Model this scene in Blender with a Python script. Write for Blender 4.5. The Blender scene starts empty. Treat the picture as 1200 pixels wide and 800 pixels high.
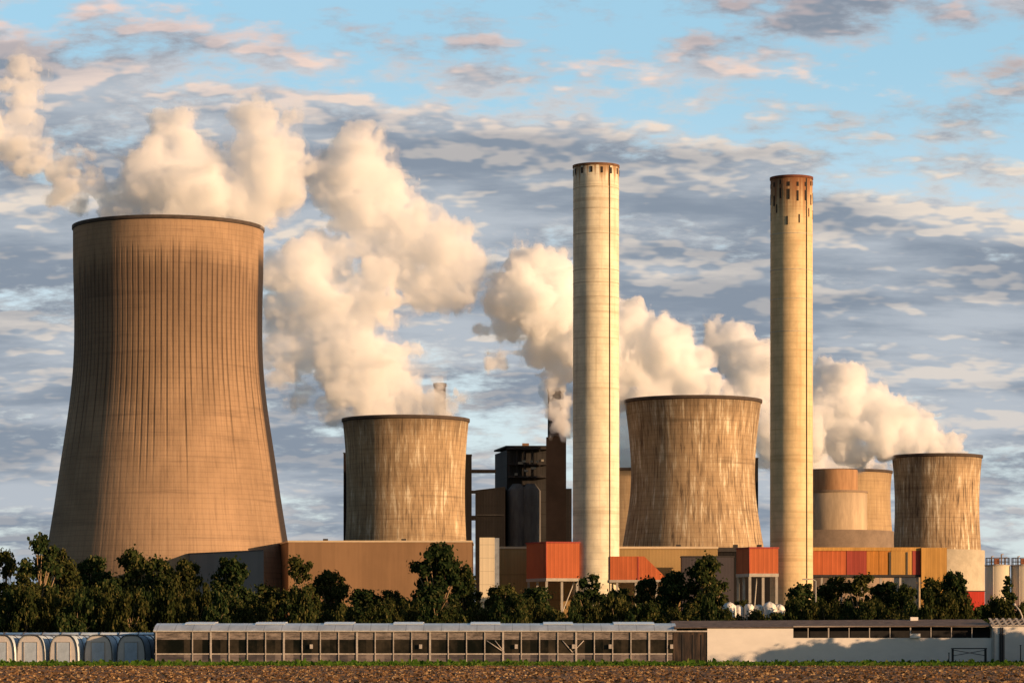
import bpy, math, random
import numpy as np
import openvdb

S = bpy.context.scene
C = S.collection
random.seed(7)
F = 3630.0            # focal length in photograph pixels (1200 wide)
HZ = 758.0            # horizon row
EYE = 1.8
R = math.radians
SUN_AZ = R(60)        # to the right of straight-behind-the-camera
SUN_EL = R(8.5)


def at(px, py, D):
    return ((px - 600) / F * D, D, EYE + (HZ - py) / F * D)


def XX(px, D):
    return (px - 600) / F * D


def ZZ(py, D):
    return EYE + (HZ - py) / F * D


# ------------------------------------------------------------------ node helper
class NT:
    def __init__(self, nt):
        self.nt = nt

    def node(self, typ, ins=None, **props):
        n = self.nt.nodes.new(typ)
        for k, v in props.items():
            setattr(n, k, v)
        for k, v in (ins or {}).items():
            self.put(n.inputs[k], v)
        return n

    def put(self, sock, v):
        if isinstance(v, bpy.types.NodeSocket):
            self.nt.links.new(v, sock)
        elif v is not None:
            if isinstance(v, (tuple, list)) and len(v) == 3 and sock.type == 'RGBA':
                v = (*v, 1)
            sock.default_value = v

    def m(self, op, a, b=None, c=None, clamp=False):
        n = self.node('ShaderNodeMath', operation=op)
        n.use_clamp = clamp
        self.put(n.inputs[0], a)
        if b is not None:
            self.put(n.inputs[1], b)
        if c is not None:
            self.put(n.inputs[2], c)
        return n.outputs[0]

    def xyz(self, v):
        return self.node('ShaderNodeSeparateXYZ', {0: v}).outputs

    def vec(self, x, y, z=0.0):
        return self.node('ShaderNodeCombineXYZ', {0: x, 1: y, 2: z}).outputs[0]

    def noise(self, v, scale=1.0, detail=4.0, rough=0.5, dist=0.0, lac=2.0):
        n = self.node('ShaderNodeTexNoise', {'Vector': v, 'Scale': scale, 'Detail': detail, 'Roughness': rough,
                                             'Distortion': dist, 'Lacunarity': lac})
        return n.outputs['Fac']

    def step(self, x, lo, hi, a=0.0, b=1.0):
        n = self.node('ShaderNodeMapRange', {'Value': x, 'From Min': lo, 'From Max': hi, 'To Min': a, 'To Max': b},
                      interpolation_type='SMOOTHSTEP')
        return n.outputs[0]

    def lin(self, x, lo, hi, a=0.0, b=1.0):
        n = self.node('ShaderNodeMapRange', {'Value': x, 'From Min': lo, 'From Max': hi, 'To Min': a, 'To Max': b})
        return n.outputs[0]

    def mix(self, f, a, b, mode='MIX'):
        n = self.node('ShaderNodeMix', data_type='RGBA', blend_type=mode)
        n.clamp_factor = True
        self.put(n.inputs[0], f)
        self.put(n.inputs[6], a)
        self.put(n.inputs[7], b)
        return n.outputs[2]


def new_mat(name):
    m = bpy.data.materials.new(name)
    m.use_nodes = True
    m.node_tree.nodes.clear()
    t = NT(m.node_tree)
    out = t.node('ShaderNodeOutputMaterial')
    return m, t, out


def finish(t, out, col, rough=0.8, bump=None, bdist=0.3, bstr=1.0, metal=0.0, spec=0.3):
    b = t.node('ShaderNodeBsdfPrincipled', {'Base Color': col, 'Roughness': rough, 'Metallic': metal,
                                            'Specular IOR Level': spec})
    if bump is not None:
        bn = t.node('ShaderNodeBump', {'Height': bump, 'Distance': bdist, 'Strength': bstr})
        t.put(b.inputs['Normal'], bn.outputs[0])
    t.put(out.inputs['Surface'], b.outputs[0])
    return b


def plain(name, col, rough=0.7, var=0.25, scale=0.6, metal=0.0, stretch=(1, 1, 1), spec=0.3):
    """weathered plain surface: two scales of dirt noise over a base colour"""
    m, t, out = new_mat(name)
    o = t.node('ShaderNodeTexCoord').outputs['Object']
    v = t.node('ShaderNodeVectorMath', {0: o, 1: stretch}, operation='MULTIPLY').outputs[0]
    n = t.noise(v, scale, 6, 0.62)
    n2 = t.noise(v, scale * 5.3, 3, 0.6)
    f = t.m('ADD', t.m('MULTIPLY', n, 0.7), t.m('MULTIPLY', n2, 0.3))
    dark = tuple(c * (1 - var) for c in col)
    lite = tuple(min(1, c * (1 + var * 0.55)) for c in col)
    finish(t, out, t.mix(t.step(f, 0.3, 0.7), dark, lite), rough, metal=metal, spec=spec)
    return m


def cladding(name, col, pitch=1.2, var=0.18, seam=0.55, bands=0.0, stain=0.0):
    """profiled sheet cladding: vertical seams, horizontal laps, streaked weathering"""
    m, t, out = new_mat(name)
    o = t.node('ShaderNodeTexCoord').outputs['Object']
    x, y, z = t.xyz(o)
    u = t.m('ADD', x, t.m('MULTIPLY', y, 0.73))
    n = t.noise(t.vec(t.m('MULTIPLY', u, 0.5), 0, t.m('MULTIPLY', z, 0.05)), 1.0, 5, 0.6)
    n2 = t.noise(o, 0.09, 4, 0.6)
    cell = t.m('FLOOR', t.m('DIVIDE', u, pitch * 4))
    w = t.node('ShaderNodeTexWhiteNoise', {'W': cell}, noise_dimensions='1D').outputs[0]
    f = t.m('ADD', t.m('ADD', t.m('MULTIPLY', n, 0.5), t.m('MULTIPLY', n2, 0.3)), t.m('MULTIPLY', w, 0.2))
    c = t.mix(t.step(f, 0.3, 0.7), tuple(k * (1 - var) for k in col), tuple(min(1, k * (1 + var * .6)) for k in col))
    fr = t.m('FRACT', t.m('DIVIDE', u, pitch))
    line = t.m('LESS_THAN', fr, 0.14)
    c = t.mix(t.m('MULTIPLY', line, seam * .7), c, tuple(k * 0.35 for k in col))
    if bands:
        fz = t.m('FRACT', t.m('DIVIDE', z, bands))
        c = t.mix(t.m('MULTIPLY', t.m('LESS_THAN', fz, 0.06), seam), c, tuple(k * 0.35 for k in col))
    bump = t.m('ABSOLUTE', t.m('SUBTRACT', fr, 0.5))
    finish(t, out, c, 0.75, bump, 0.16 * seam, spec=.18)
    return m


# ------------------------------------------------------------------ mesh helper
class MB:
    def __init__(self):
        self.v = []
        self.f = []
        self.smooth = []

    def add(self, vs, fs, sm=False):
        b = len(self.v)
        self.v += [tuple(p) for p in vs]
        self.f += [tuple(i + b for i in f) for f in fs]
        self.smooth += [sm] * len(fs)
        return self

    def box(self, x0, x1, y0, y1, z0, z1):
        vs = [(x0, y0, z0), (x1, y0, z0), (x1, y1, z0), (x0, y1, z0), (x0, y0, z1), (x1, y0, z1), (x1, y1, z1), (x0, y1, z1)]
        return self.add(vs, [(3, 2, 1, 0), (4, 5, 6, 7), (0, 1, 5, 4), (1, 2, 6, 5), (2, 3, 7, 6), (3, 0, 4, 7)])

    def prism(self, pts, z0, z1):
        """footprint (counter-clockwise) pulled up; z1 a number or one height per corner"""
        n = len(pts)
        zt = z1 if isinstance(z1, (list, tuple)) else [z1] * n
        vs = [(x, y, z0) for x, y in pts] + [(x, y, z) for (x, y), z in zip(pts, zt)]
        fs = [tuple(range(n))[::-1], tuple(range(n, 2 * n))]
        for i in range(n):
            j = (i + 1) % n
            fs.append((i, j, n + j, n + i))
        return self.add(vs, fs)

    def tube(self, pts, rs, seg=8, cap=True, sm=True):
        pts = [np.array(p, float) for p in pts]
        if not isinstance(rs, (list, tuple)):
            rs = [rs] * len(pts)
        vs, fs = [], []
        for i, p in enumerate(pts):
            d = pts[min(i + 1, len(pts) - 1)] - pts[max(i - 1, 0)]
            d = d / (np.linalg.norm(d) + 1e-9)
            a = np.array([1.0, 0, 0]) if abs(d[0]) < 0.7 else np.array([0, 1.0, 0])
            u = np.cross(d, a); u /= np.linalg.norm(u)
            w = np.cross(d, u)
            for k in range(seg):
                t = 2 * math.pi * k / seg
                vs.append(p + rs[i] * (math.cos(t) * u + math.sin(t) * w))
        for i in range(len(pts) - 1):
            for k in range(seg):
                k2 = (k + 1) % seg
                fs.append((i * seg + k, i * seg + k2, (i + 1) * seg + k2, (i + 1) * seg + k))
        if cap:
            fs.append(tuple(range(seg))[::-1])
            fs.append(tuple(range((len(pts) - 1) * seg, len(pts) * seg)))
        return self.add(vs, fs, sm)

    def lathe(self, prof, seg=96, cx=0, cy=0, sm=True, closed=False, cap=False):
        vs, fs = [], []
        n = len(prof)
        for r, z in prof:
            for k in range(seg):
                t = 2 * math.pi * k / seg
                vs.append((cx + r * math.sin(t), cy - r * math.cos(t), z))
        rng = range(n) if closed else range(n - 1)
        for i in rng:
            i2 = (i + 1) % n
            for k in range(seg):
                k2 = (k + 1) % seg
                fs.append((i * seg + k, i * seg + k2, i2 * seg + k2, i2 * seg + k))
        if cap:
            fs.append(tuple(range((n - 1) * seg, n * seg)))
        return self.add(vs, fs, sm)

    def build(self, name, mat, parent=None, loc=(0, 0, 0)):
        me = bpy.data.meshes.new(name)
        me.from_pydata(self.v, [], self.f)
        me.polygons.foreach_set('use_smooth', self.smooth)
        me.materials.append(mat)
        me.update()
        o = bpy.data.objects.new(name, me)
        C.objects.link(o)
        o.location = loc
        if parent is not None:
            o.parent = parent
        return o


def tag(o, label=None, cat=None, group=None, kind=None):
    if label: o['label'] = label
    if cat: o['category'] = cat
    if group: o['group'] = group
    if kind: o['kind'] = kind
    return o


def empty(name, loc, label, cat, group=None, rz=0.0):
    o = bpy.data.objects.new(name, None)
    C.objects.link(o)
    o.location = loc
    o.rotation_euler.z = rz
    o.empty_display_size = 0.5
    return tag(o, label, cat, group)


def copy_tree(o, parent=None):
    kids = list(o.children)
    c = o.copy()
    C.objects.link(c)
    if parent is not None:
        c.parent = parent
    for ch in kids:
        copy_tree(ch, c)
    return c


# ------------------------------------------------------------------ camera, sun, sky
cam = bpy.data.cameras.new('camera')
cam.sensor_width = 36.0
cam.lens = F / 1200 * 36
cam.shift_y = (HZ - 400) / 1200
cam.clip_start = 1.0
cam.clip_end = 30000
co = bpy.data.objects.new('camera', cam)
C.objects.link(co)
co.location = (0, 0, EYE)
co.rotation_euler = (R(90), 0, 0)
S.camera = co

sl = bpy.data.lights.new('sun', 'SUN')
sl.energy = 5.0
sl.angle = R(0.5)
sl.color = (1.0, 0.64, 0.35)
so = bpy.data.objects.new('sun', sl)
C.objects.link(so)
so.rotation_euler = (R(90) - SUN_EL, 0, SUN_AZ)
so.location = (200, -100, 300)

w = bpy.data.worlds.new('World')
S.world = w
w.use_nodes = True
w.node_tree.nodes.clear()
t = NT(w.node_tree)
wout = t.node('ShaderNodeOutputWorld')
bg = t.node('ShaderNodeBackground', {'Strength': 0.1})
t.put(wout.inputs['Surface'], bg.outputs[0])
sky = t.node('ShaderNodeTexSky', sky_type='NISHITA')
sky.sun_disc = False
sky.sun_elevation = SUN_EL
sky.sun_rotation = math.pi - SUN_AZ
sky.altitude = 100
sky.air_density = 1.0
sky.dust_density = 1.0
sky.ozone_density = 2.0
d = t.node('ShaderNodeTexCoord').outputs['Generated']
dx, dy, dz0 = t.xyz(d)
dz = t.m('MAXIMUM', dz0, 0.0)
az = t.m('ARCTAN2', dx, dy)
# a cloud deck seen in perspective (the offset keeps the far deck from collapsing into the horizon)
den = t.m('ADD', dz, 0.29)
Px = t.m('DIVIDE', dx, den)
Py = t.m('DIVIDE', dy, den)


def deck(shift, det, wb, wm, ws, kx=0.80):
    k = 1.0 - shift
    P = t.vec(t.m('MULTIPLY', Px, kx * k), t.m('MULTIPLY', Py, 1.0 * k), 8.3)
    big = t.noise(P, 3.4, 2, 0.5)
    mid = t.noise(P, 10.0, 3, 0.5)
    small = t.noise(P, 36.0, det, 0.60)
    return t.m('ADD', t.m('MULTIPLY', big, wb), t.m('ADD', t.m('MULTIPLY', mid, wm), t.m('MULTIPLY', small, ws)))


n0 = deck(0.0, 8, .33, .36, .31)
s0 = deck(0.0, 2, .0, .65, .35)
s1 = deck(0.006, 2, .0, .65, .35)
s2 = deck(0.020, 2, .0, .65, .35)
# broad soft tone inside the bank, stretched along the horizon
tone = t.noise(t.vec(t.m('MULTIPLY', Px, 0.55), t.m('MULTIPLY', Py, 1.25), 31.0), 7.0, 6, 0.55)
# how much of the sky the deck covers, by height and by side
tilt_ = t.m('ADD', dz, t.m('MULTIPLY', az, 0.16))
cover = t.m('ADD', t.step(tilt_, 0.145, 0.195, 0.095, -0.040), t.step(dz, 0.0, 0.05, 0.02, 0.0))
gaps = t.step(dz, 0.09, 0.14, -0.030, 0.0)
cov = t.m('ADD', n0, t.m('ADD', cover, gaps))
alpha = t.step(cov, 0.455, 0.565)
thick = t.step(cov, 0.48, 0.62)
edge = t.m('ADD', t.m('MULTIPLY', t.m('SUBTRACT', s0, s1), 5.5), t.m('MULTIPLY', t.m('SUBTRACT', s0, s2), 3.2))
lit = t.m('ADD', t.m('MULTIPLY', t.step(edge, 0.04, 0.65), 0.85), t.step(thick, 0.0, 0.8, 0.50, 0.0), clamp=True)
lit = t.m('MULTIPLY', lit, t.m('MULTIPLY', t.step(dz, 0.03, 0.16, 0.40, 1.0), t.step(tone, 0.38, 0.58, 1.0, 0.40)))
G = 7.7  # the background runs at strength 0.1, exposure 0.4
grey = t.mix(t.step(tone, 0.38, 0.60), (0.47 * G, 0.515 * G, 0.57 * G), (0.245 * G, 0.295 * G, 0.365 * G))
cream = t.mix(t.step(dz, 0.15, 0.20), (0.90 * G, 0.76 * G, 0.62 * G), (0.90 * G, 0.66 * G, 0.57 * G))
cloud = t.mix(lit, grey, cream)
clear_hi = (0.36 * G, 0.63 * G, 0.79 * G)
clear_lo = (0.68 * G, 0.80 * G, 0.90 * G)
clear = t.mix(t.step(dz, 0.10, 0.19), clear_lo, clear_hi)
clear = t.mix(0.3, clear, t.mix(1.0, sky.outputs[0], (1.9, 1.9, 2.0), 'MULTIPLY'))
col = t.mix(alpha, clear, cloud)
# away from the strip that the photograph covers, the plain sky
far_side = t.m('MAXIMUM', t.step(dz0, 0.30, 0.55), t.step(t.m('ABSOLUTE', az), 0.8, 1.3))
col = t.mix(t.m('MULTIPLY', far_side, 0.95), col, t.mix(1.0, sky.outputs[0], (0.75, 0.75, 0.75), 'MULTIPLY'))
t.put(bg.inputs['Color'], col)

S.view_settings.view_transform = 'Standard'
S.view_settings.look = 'None'
S.view_settings.exposure = 0.4
S.view_settings.gamma = 1.0
cy = S.cycles
cy.max_bounces = 36
cy.diffuse_bounces = 3
cy.glossy_bounces = 2
cy.transmission_bounces = 3
cy.volume_bounces = 32
cy.transparent_max_bounces = 64
cy.use_denoising = True
try:
    cy.denoiser = 'OPENIMAGEDENOISE'
    cy.denoising_input_passes = 'RGB_ALBEDO_NORMAL'
except Exception:
    pass
cy.use_adaptive_sampling = False
cy.sample_clamp_indirect = 6.0


# ------------------------------------------------------------------ concrete
def tower_concrete(name, base, dark, lite, rad, h, ribs=0, rib_hi=0.9, rib_lo=0.5, streak=1.0, seed=0.0, rim_dark=0.5,
                   edge_strip=0.0):
    m, t, out = new_mat(name)
    o = t.node('ShaderNodeTexCoord').outputs['Object']
    x, y, z = t.xyz(o)
    ang = t.m('ARCTAN2', x, t.m('MULTIPLY', y, -1))
    u = t.m('MULTIPLY', ang, rad)
    hz = t.m('DIVIDE', z, h)
    # broad blotches, long run-down streaks, fine streaks
    blot = t.noise(t.vec(t.m('MULTIPLY', u, 0.03), t.m('MULTIPLY', z, 0.025), seed), 1.0, 5, 0.6)
    s1 = t.noise(t.vec(t.m('MULTIPLY', u, 0.55), t.m('MULTIPLY', z, 0.055), seed + 3), 1.0, 6, 0.72)
    s1 = t.m('ADD', t.m('MULTIPLY', s1, .72), t.m('MULTIPLY', t.noise(t.vec(t.m('MULTIPLY', u, 0.09), t.m('MULTIPLY', z, 0.06), seed + 31), 1.0, 4, 0.6), .28))
    s2 = t.noise(t.vec(t.m('MULTIPLY', u, 1.1), t.m('MULTIPLY', z, 0.05), seed + 9), 1.0, 3, 0.6)
    c = t.mix(t.step(blot, 0.35, 0.65), tuple(k * 0.8 for k in base), tuple(k * 1.12 for k in base))
    c = t.mix(t.m('MULTIPLY', t.step(s1, 0.51, 0.62), 0.85 * streak), c, lite)
    c = t.mix(t.m('MULTIPLY', t.step(s1, 0.48, 0.36), 0.9 * streak), c, dark)
    c = t.mix(t.m('MULTIPLY', t.step(s2, 0.48, 0.34), 0.7 * streak), c, dark)
    # casting lifts: faint level rings, some darker than others
    lift = t.m('MULTIPLY', z, 0.42)
    fr = t.m('FRACT', lift)
    c = t.mix(t.m('MULTIPLY', t.m('LESS_THAN', fr, 0.18), 0.20), c, dark)
    ln = t.noise(t.vec(t.m('MULTIPLY', u, 0.010), t.m('MULTIPLY', z, 0.20), seed + 5), 1.0, 4, 0.7)
    c = t.mix(t.m('MULTIPLY', t.step(ln, 0.54, 0.70), 0.45), c, dark)
    bump = t.m('MULTIPLY', s1, 0.6)
    if ribs:
        ph = t.m('MULTIPLY', ang, ribs / (2 * math.pi))
        f = t.m('ABSOLUTE', t.m('SUBTRACT', t.m('FRACT', ph), 0.5))
        line = t.step(f, 0.20, 0.07)
        cell = t.node('ShaderNodeTexWhiteNoise', {'W': t.m('FLOOR', ph)}, noise_dimensions='1D').outputs[0]
        arch = t.m('MULTIPLY', t.m('COSINE', t.m('MULTIPLY', t.m('SUBTRACT', ang, 0.12), 1.3)), 0.035)
        topz = t.m('ADD', t.m('ADD', t.m('MULTIPLY', cell, 0.035), t.m('ADD', arch, t.m('MULTIPLY', t.noise(t.vec(t.m('MULTIPLY', u, 0.12), 0, 4), 1, 4, .6), .07))), rib_hi - 0.085)
        botz = t.m('ADD', t.m('MULTIPLY', cell, 0.22), rib_lo - 0.1)
        zone = t.m('MULTIPLY', t.step(t.m('SUBTRACT', topz, hz), -0.005, 0.085),
                   t.m('ADD', t.m('MULTIPLY', t.step(t.m('SUBTRACT', hz, botz), -0.06, 0.20), 0.93), 0.07))
        wob = t.step(t.noise(t.vec(t.m('MULTIPLY', u, 0.15), t.m('MULTIPLY', z, 0.03), 2), 1, 4, 0.6), 0.3, 0.6, 0.4, 1.0)
        c = t.mix(t.m('MULTIPLY', t.m('MULTIPLY', line, zone), t.m('MULTIPLY', wob, 0.66)), c, tuple(k * 0.32 for k in dark))
        # soot under the ragged edge
        soot = t.m('MULTIPLY', t.step(t.m('SUBTRACT', topz, hz), -0.01, 0.07), t.step(hz, 0.45, 0.90))
        c = t.mix(t.m('MULTIPLY', soot, 0.60), c, dark)
        bump = t.m('ADD', bump, t.m('MULTIPLY', t.m('MULTIPLY', line, zone), -1.2))
    # grime hanging from the rim
    hang = t.noise(t.vec(t.m('MULTIPLY', u, 0.2), t.m('MULTIPLY', z, 0.05), seed + 21), 1, 5, 0.65)
    g = t.m('MULTIPLY', t.step(t.m('ADD', hz, t.m('MULTIPLY', hang, 0.22)), 0.98, 1.13), rim_dark)
    c = t.mix(g, c, tuple(k * 0.7 for k in dark))
    if edge_strip:
        e = t.m('ADD', ang, t.m('MULTIPLY', blot, 0.02))  # dark upright strip along the right flank, ending below the rim
        c = t.mix(t.m('MULTIPLY', t.step(e, 1.30, 1.36), t.m('MULTIPLY', t.step(hz, 0.97, 0.90), edge_strip)), c, (0.028, 0.026, 0.03))
    finish(t, out, c, 0.9, bump, 0.35, spec=0.15)
    return m


def resample(prof, n):
    y = np.array([p[0] for p in prof], float)
    r = np.array([p[1] for p in prof], float)
    yy = np.linspace(y[0], y[-1], n)
    rr = np.interp(yy, y, r)
    for _ in range(4):
        rr[1:-1] = 0.25 * rr[:-2] + 0.5 * rr[1:-1] + 0.25 * rr[2:]
    return yy, rr


M = {}
M['rim'] = plain('dark weathered rim concrete', (0.075, 0.055, 0.045), 0.9, 0.3, 0.3)
M['inner'] = plain('damp inner concrete', (0.16, 0.14, 0.12), 0.9, 0.3, 0.1)


def cooling_tower(cx, D, prof, mat_kw, label, rim_proud=0.5, drum=None):
    """prof: (photo row, half width in photo pixels) from the rim down"""
    s = D / F
    root = empty('cooling_tower', (XX(cx, D), D, 0), label, 'cooling tower', 'cooling towers of the power station')
    yy, rr = resample(prof, 44)
    zs = EYE + (HZ - yy) * s
    rs = rr * s
    # rows are measured on the near rim, radii at the flanks: bring the height to the axis distance
    zs = EYE + (zs - EYE) * (1 - rs * 0.0 / D)
    ztop = zs[0] * (D - rs[0]) / D
    zs = zs * (ztop / zs[0])
    outer = [(r, max(z, 0)) for r, z in zip(rs, zs)][::-1]
    if outer[0][1] > 0.5:
        outer = [(outer[0][0], 0.0)] + outer
    inner = [(max(r - 1.1, 1), z) for r, z in outer[::-1]]
    h = ztop
    mat = tower_concrete(rad=float(rs[len(rs) // 2]), h=float(h), **mat_kw)
    m = MB()
    m.lathe(outer, 144)
    m.build('shell', mat, root)
    MB().lathe(inner, 96).build('inner_wall', M['inner'], root)
    rt = float(rs[0])
    MB().lathe([(rt - 1.15, h - 1.6), (rt + 0.02, h - 1.6), (rt + rim_proud, h - 1.1), (rt + rim_proud, h + 0.25), (rt - 1.15, h + 0.25)], 144,
               closed=True, sm=False).build('rim', M['rim'], root)
    if drum:
        (dy, dr, dm) = drum
        zt = ZZ(dy, D)
        MB().lathe([(dr * s, 0), (dr * s, zt), (dr * s - 3, zt + .3)], 96).build('base_wall', dm, root)
    return root, h, rs[0]


T = {}
T['big'] = cooling_tower(197.5, 1450,
    [(252, 111), (300, 111), (350, 109.5), (400, 109.5), (440, 112), (480, 117), (540, 126), (590, 133), (640, 141), (690, 150), (750, 160)],
    dict(name='ribbed brown concrete', base=(0.345, 0.225, 0.138), dark=(0.125, 0.08, 0.055), lite=(0.43, 0.30, 0.195), ribs=104,
         rib_hi=0.945, rib_lo=0.50, streak=0.30, seed=1.0, rim_dark=0.0, edge_strip=0.95),
    'tallest and widest cooling tower, ribbed brown concrete with dark vertical streaks')
SM = dict(base=(0.40, 0.28, 0.165), dark=(0.11, 0.075, 0.05), lite=(0.74, 0.63, 0.46))
T['mid'] = cooling_tower(475.5, 1600,
    [(486, 74), (510, 71.5), (540, 69.8), (570, 69.2), (600, 69.5), (635, 71), (690, 74), (755, 78)],
    dict(name='streaked tan concrete', streak=0.85, seed=11.0, rim_dark=0.6, **SM),
    'squat streaked cooling tower behind the long brown hall, left of the dark boiler house')
T['third'] = cooling_tower(812, 1600,
    [(463, 80), (490, 76.5), (520, 73.5), (550, 72), (580, 73.5), (610, 78), (640, 83), (690, 91), (755, 98)],
    dict(name='streaked pale concrete', streak=1.0, seed=23.0, rim_dark=0.55, **SM),
    'flaring streaked cooling tower between the two tall chimneys')
M['pale_drum'] = plain('pale base concrete', (0.50, 0.42, 0.30), 0.9, 0.18, 0.15)
T['right'] = cooling_tower(1098, 1800,
    [(531, 52.5), (550, 50.5), (580, 49), (610, 49.3), (645, 51.2), (690, 54), (755, 58)],
    dict(name='rust streaked concrete', streak=1.15, seed=37.0, rim_dark=0.5, **SM),
    'rightmost cooling tower with rust stained flank and pale base wall', drum=(645, 55.5, M['pale_drum']))
T['back'] = cooling_tower(985, 1990,
    [(549, 60), (570, 58), (600, 58.5), (640, 61.5), (700, 66), (755, 70)],
    dict(name='golden far concrete', streak=0.5, seed=41.0, rim_dark=0.4, base=(0.42, 0.29, 0.16), dark=(0.2, 0.13, 0.08), lite=(0.5, 0.38, 0.24)),
    'far golden cooling tower behind the stepped pale vessel, beside the rightmost tower')
T['hidden'] = cooling_tower(735, 2050,
    [(548, 45), (580, 43.5), (620, 45), (690, 50), (755, 54)],
    dict(name='brown far concrete', streak=0.5, seed=47.0, rim_dark=0.4, base=(0.40, 0.28, 0.16), dark=(0.2, 0.13, 0.08), lite=(0.5, 0.38, 0.24)),
    'mostly hidden cooling tower seen as a sliver between the left chimney and the flaring tower')


# ------------------------------------------------------------------ chimneys
def chimney_mat(name, h, rad, base, stain, stain_lo, seed):
    m, t, out = new_mat(name)
    o = t.node('ShaderNodeTexCoord').outputs['Object']
    x, y, z = t.xyz(o)
    ang = t.m('ARCTAN2', x, t.m('MULTIPLY', y, -1))
    u = t.m('MULTIPLY', ang, rad)
    hz = t.m('DIVIDE', z, h)
    n = t.noise(t.vec(t.m('MULTIPLY', u, 0.12), t.m('MULTIPLY', z, 0.09), seed), 1, 6, 0.65)
    c = t.mix(t.step(n, 0.34, 0.66), tuple(k * 0.84 for k in base), tuple(min(k * 1.1, .8) for k in base))
    fr = t.m('FRACT', t.m('MULTIPLY', z, 0.33))
    c = t.mix(t.m('MULTIPLY', t.m('LESS_THAN', fr, 0.2), 0.16), c, tuple(k * 0.45 for k in base))
    # bands poured at other times: some courses greyer or browner
    bn = t.noise(t.vec(t.m('MULTIPLY', u, 0.004), t.m('MULTIPLY', z, 0.16), seed + 4), 1, 4, 0.75)
    c = t.mix(t.m('MULTIPLY', t.step(bn, 0.53, 0.66), 0.55), c, tuple(k * 0.62 * q for k, q in zip(base, (1, .9, .8))))
    sv = t.noise(t.vec(t.m('MULTIPLY', u, 0.55), t.m('MULTIPLY', z, 0.012), seed + 2), 1, 4, 0.65)
    c = t.mix(t.m('MULTIPLY', t.step(sv, 0.52, 0.68), 0.35), c, tuple(k * 0.6 * q for k, q in zip(base, (1, .88, .74))))
    g = t.m('ADD', hz, t.m('MULTIPLY', t.m('SUBTRACT', sv, 0.5), 0.17))
    c = t.mix(t.m('MULTIPLY', t.step(g, stain_lo, 1.0), 0.95), c, stain)
    finish(t, out, c, 0.9, n, 0.2, spec=0.15)
    return m


M['soot'] = plain('painted opening shade', (0.03, 0.022, 0.018), 0.95, 0.3, 1.0)  # near black blocks: the shade inside each opening is put into their colour
M['ladder'] = plain('dark painted ladder steel', (0.10, 0.08, 0.06), 0.7, 0.2, 1.0)
M['ringline'] = plain('grey band course', (0.52, 0.44, 0.32), 0.9, 0.25, 0.4)


def tall_chimney(cx, D, top, hw_top, hw_bot, label, mat, slots, ladder_px, rings, rimmat):
    s = D / F
    h = ZZ(top, D)
    root = empty('chimney', (XX(cx, D), D, 0), label, 'chimney', 'tall pale chimneys')
    r1, r0 = hw_top * s, hw_bot * s
    prof = [(r0 + (r1 - r0) * k / 30, h * k / 30) for k in range(31)]
    m = MB().lathe(prof + [(r1 - 0.6, h), (r1 - 0.6, h - 12), (0.5, h - 12)], 96)
    m.build('shaft', mat, root)
    MB().lathe([(r1 - .61, h - 0.8), (r1 + 0.3, h - 0.8), (r1 + 0.3, h + 0.25), (r1 - 0.61, h + 0.25)], 96, closed=True, sm=False).build('rim', rimmat, root)

    def rad(z): return r0 + (r1 - r0) * z / h
    for (py0, py1, n, wdt, jit) in slots:
        z1, z0 = ZZ(py0, D), ZZ(py1, D)
        for k in range(n):
            a = 2 * math.pi * (k + 0.5) / n
            dj = random.uniform(-jit, jit)
            rr = rad(z0) + 0.05
            mm = MB()
            b = [(-wdt / 2, -rr - .12, z0 + dj), (wdt / 2, -rr - .12, z0 + dj), (wdt / 2, -rr + .8, z0 + dj), (-wdt / 2, -rr + .8, z0 + dj)]
            b += [(p[0], p[1], z1 + dj) for p in b]
            ca, sa = math.cos(a), math.sin(a)
            b = [(p[0] * ca - p[1] * sa, p[0] * sa + p[1] * ca, p[2]) for p in b]
            mm.add(b, [(3, 2, 1, 0), (4, 5, 6, 7), (0, 1, 5, 4), (1, 2, 6, 5), (2, 3, 7, 6), (3, 0, 4, 7)])
            mm.build('opening', M['soot'], root)
    a = math.asin(max(-1, min(1, (ladder_px - cx) / hw_top)))
    pts = [(math.sin(a) * (rad(z) + .25), -math.cos(a) * (rad(z) + .25), z) for z in np.linspace(2, h - 1, 20)]
    MB().tube(pts, 0.22, 6).build('ladder', M['ladder'], root)
    for py in rings:
        z = ZZ(py, D)
        r = rad(z)
        MB().lathe([(r - .2, z - .2), (r + .1, z - .2), (r + .1, z + .2), (r - .2, z + .2)], 96, closed=True, sm=False).build('ring_band', M['ringline'], root)
    return root


tall_chimney(698.5, 1450, 195, 26.8, 27.4, 'left of the two tall pale chimneys, small dark slots under its rim',
             chimney_mat('cream chimney concrete', 227, 11, (0.72, 0.64, 0.48), (0.34, 0.20, 0.10), 0.97, 1.0),
             [(199, 206, 14, 1.0, 0.3)], 713.5, (222, 247, 276, 318, 333, 350),
             plain('rusty chimney rim', (0.16, 0.08, 0.04), 0.9, 0.4, 0.4))
tall_chimney(927.5, 1350, 209, 24.6, 25.2, 'right of the two tall chimneys, top rust brown with long dark openings',
             chimney_mat('rust topped chimney concrete', 206, 9.3, (0.68, 0.51, 0.29), (0.22, 0.085, 0.035), 0.90, 8.0),
             [(215, 220, 15, .8, .8), (228, 240, 15, .8, 3.0), (248, 258, 11, .5, 4.5)], 943, (276, 318, 352, 390),
             plain('rust red chimney rim', (0.15, 0.05, 0.025), 0.9, 0.4, 0.4))

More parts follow.
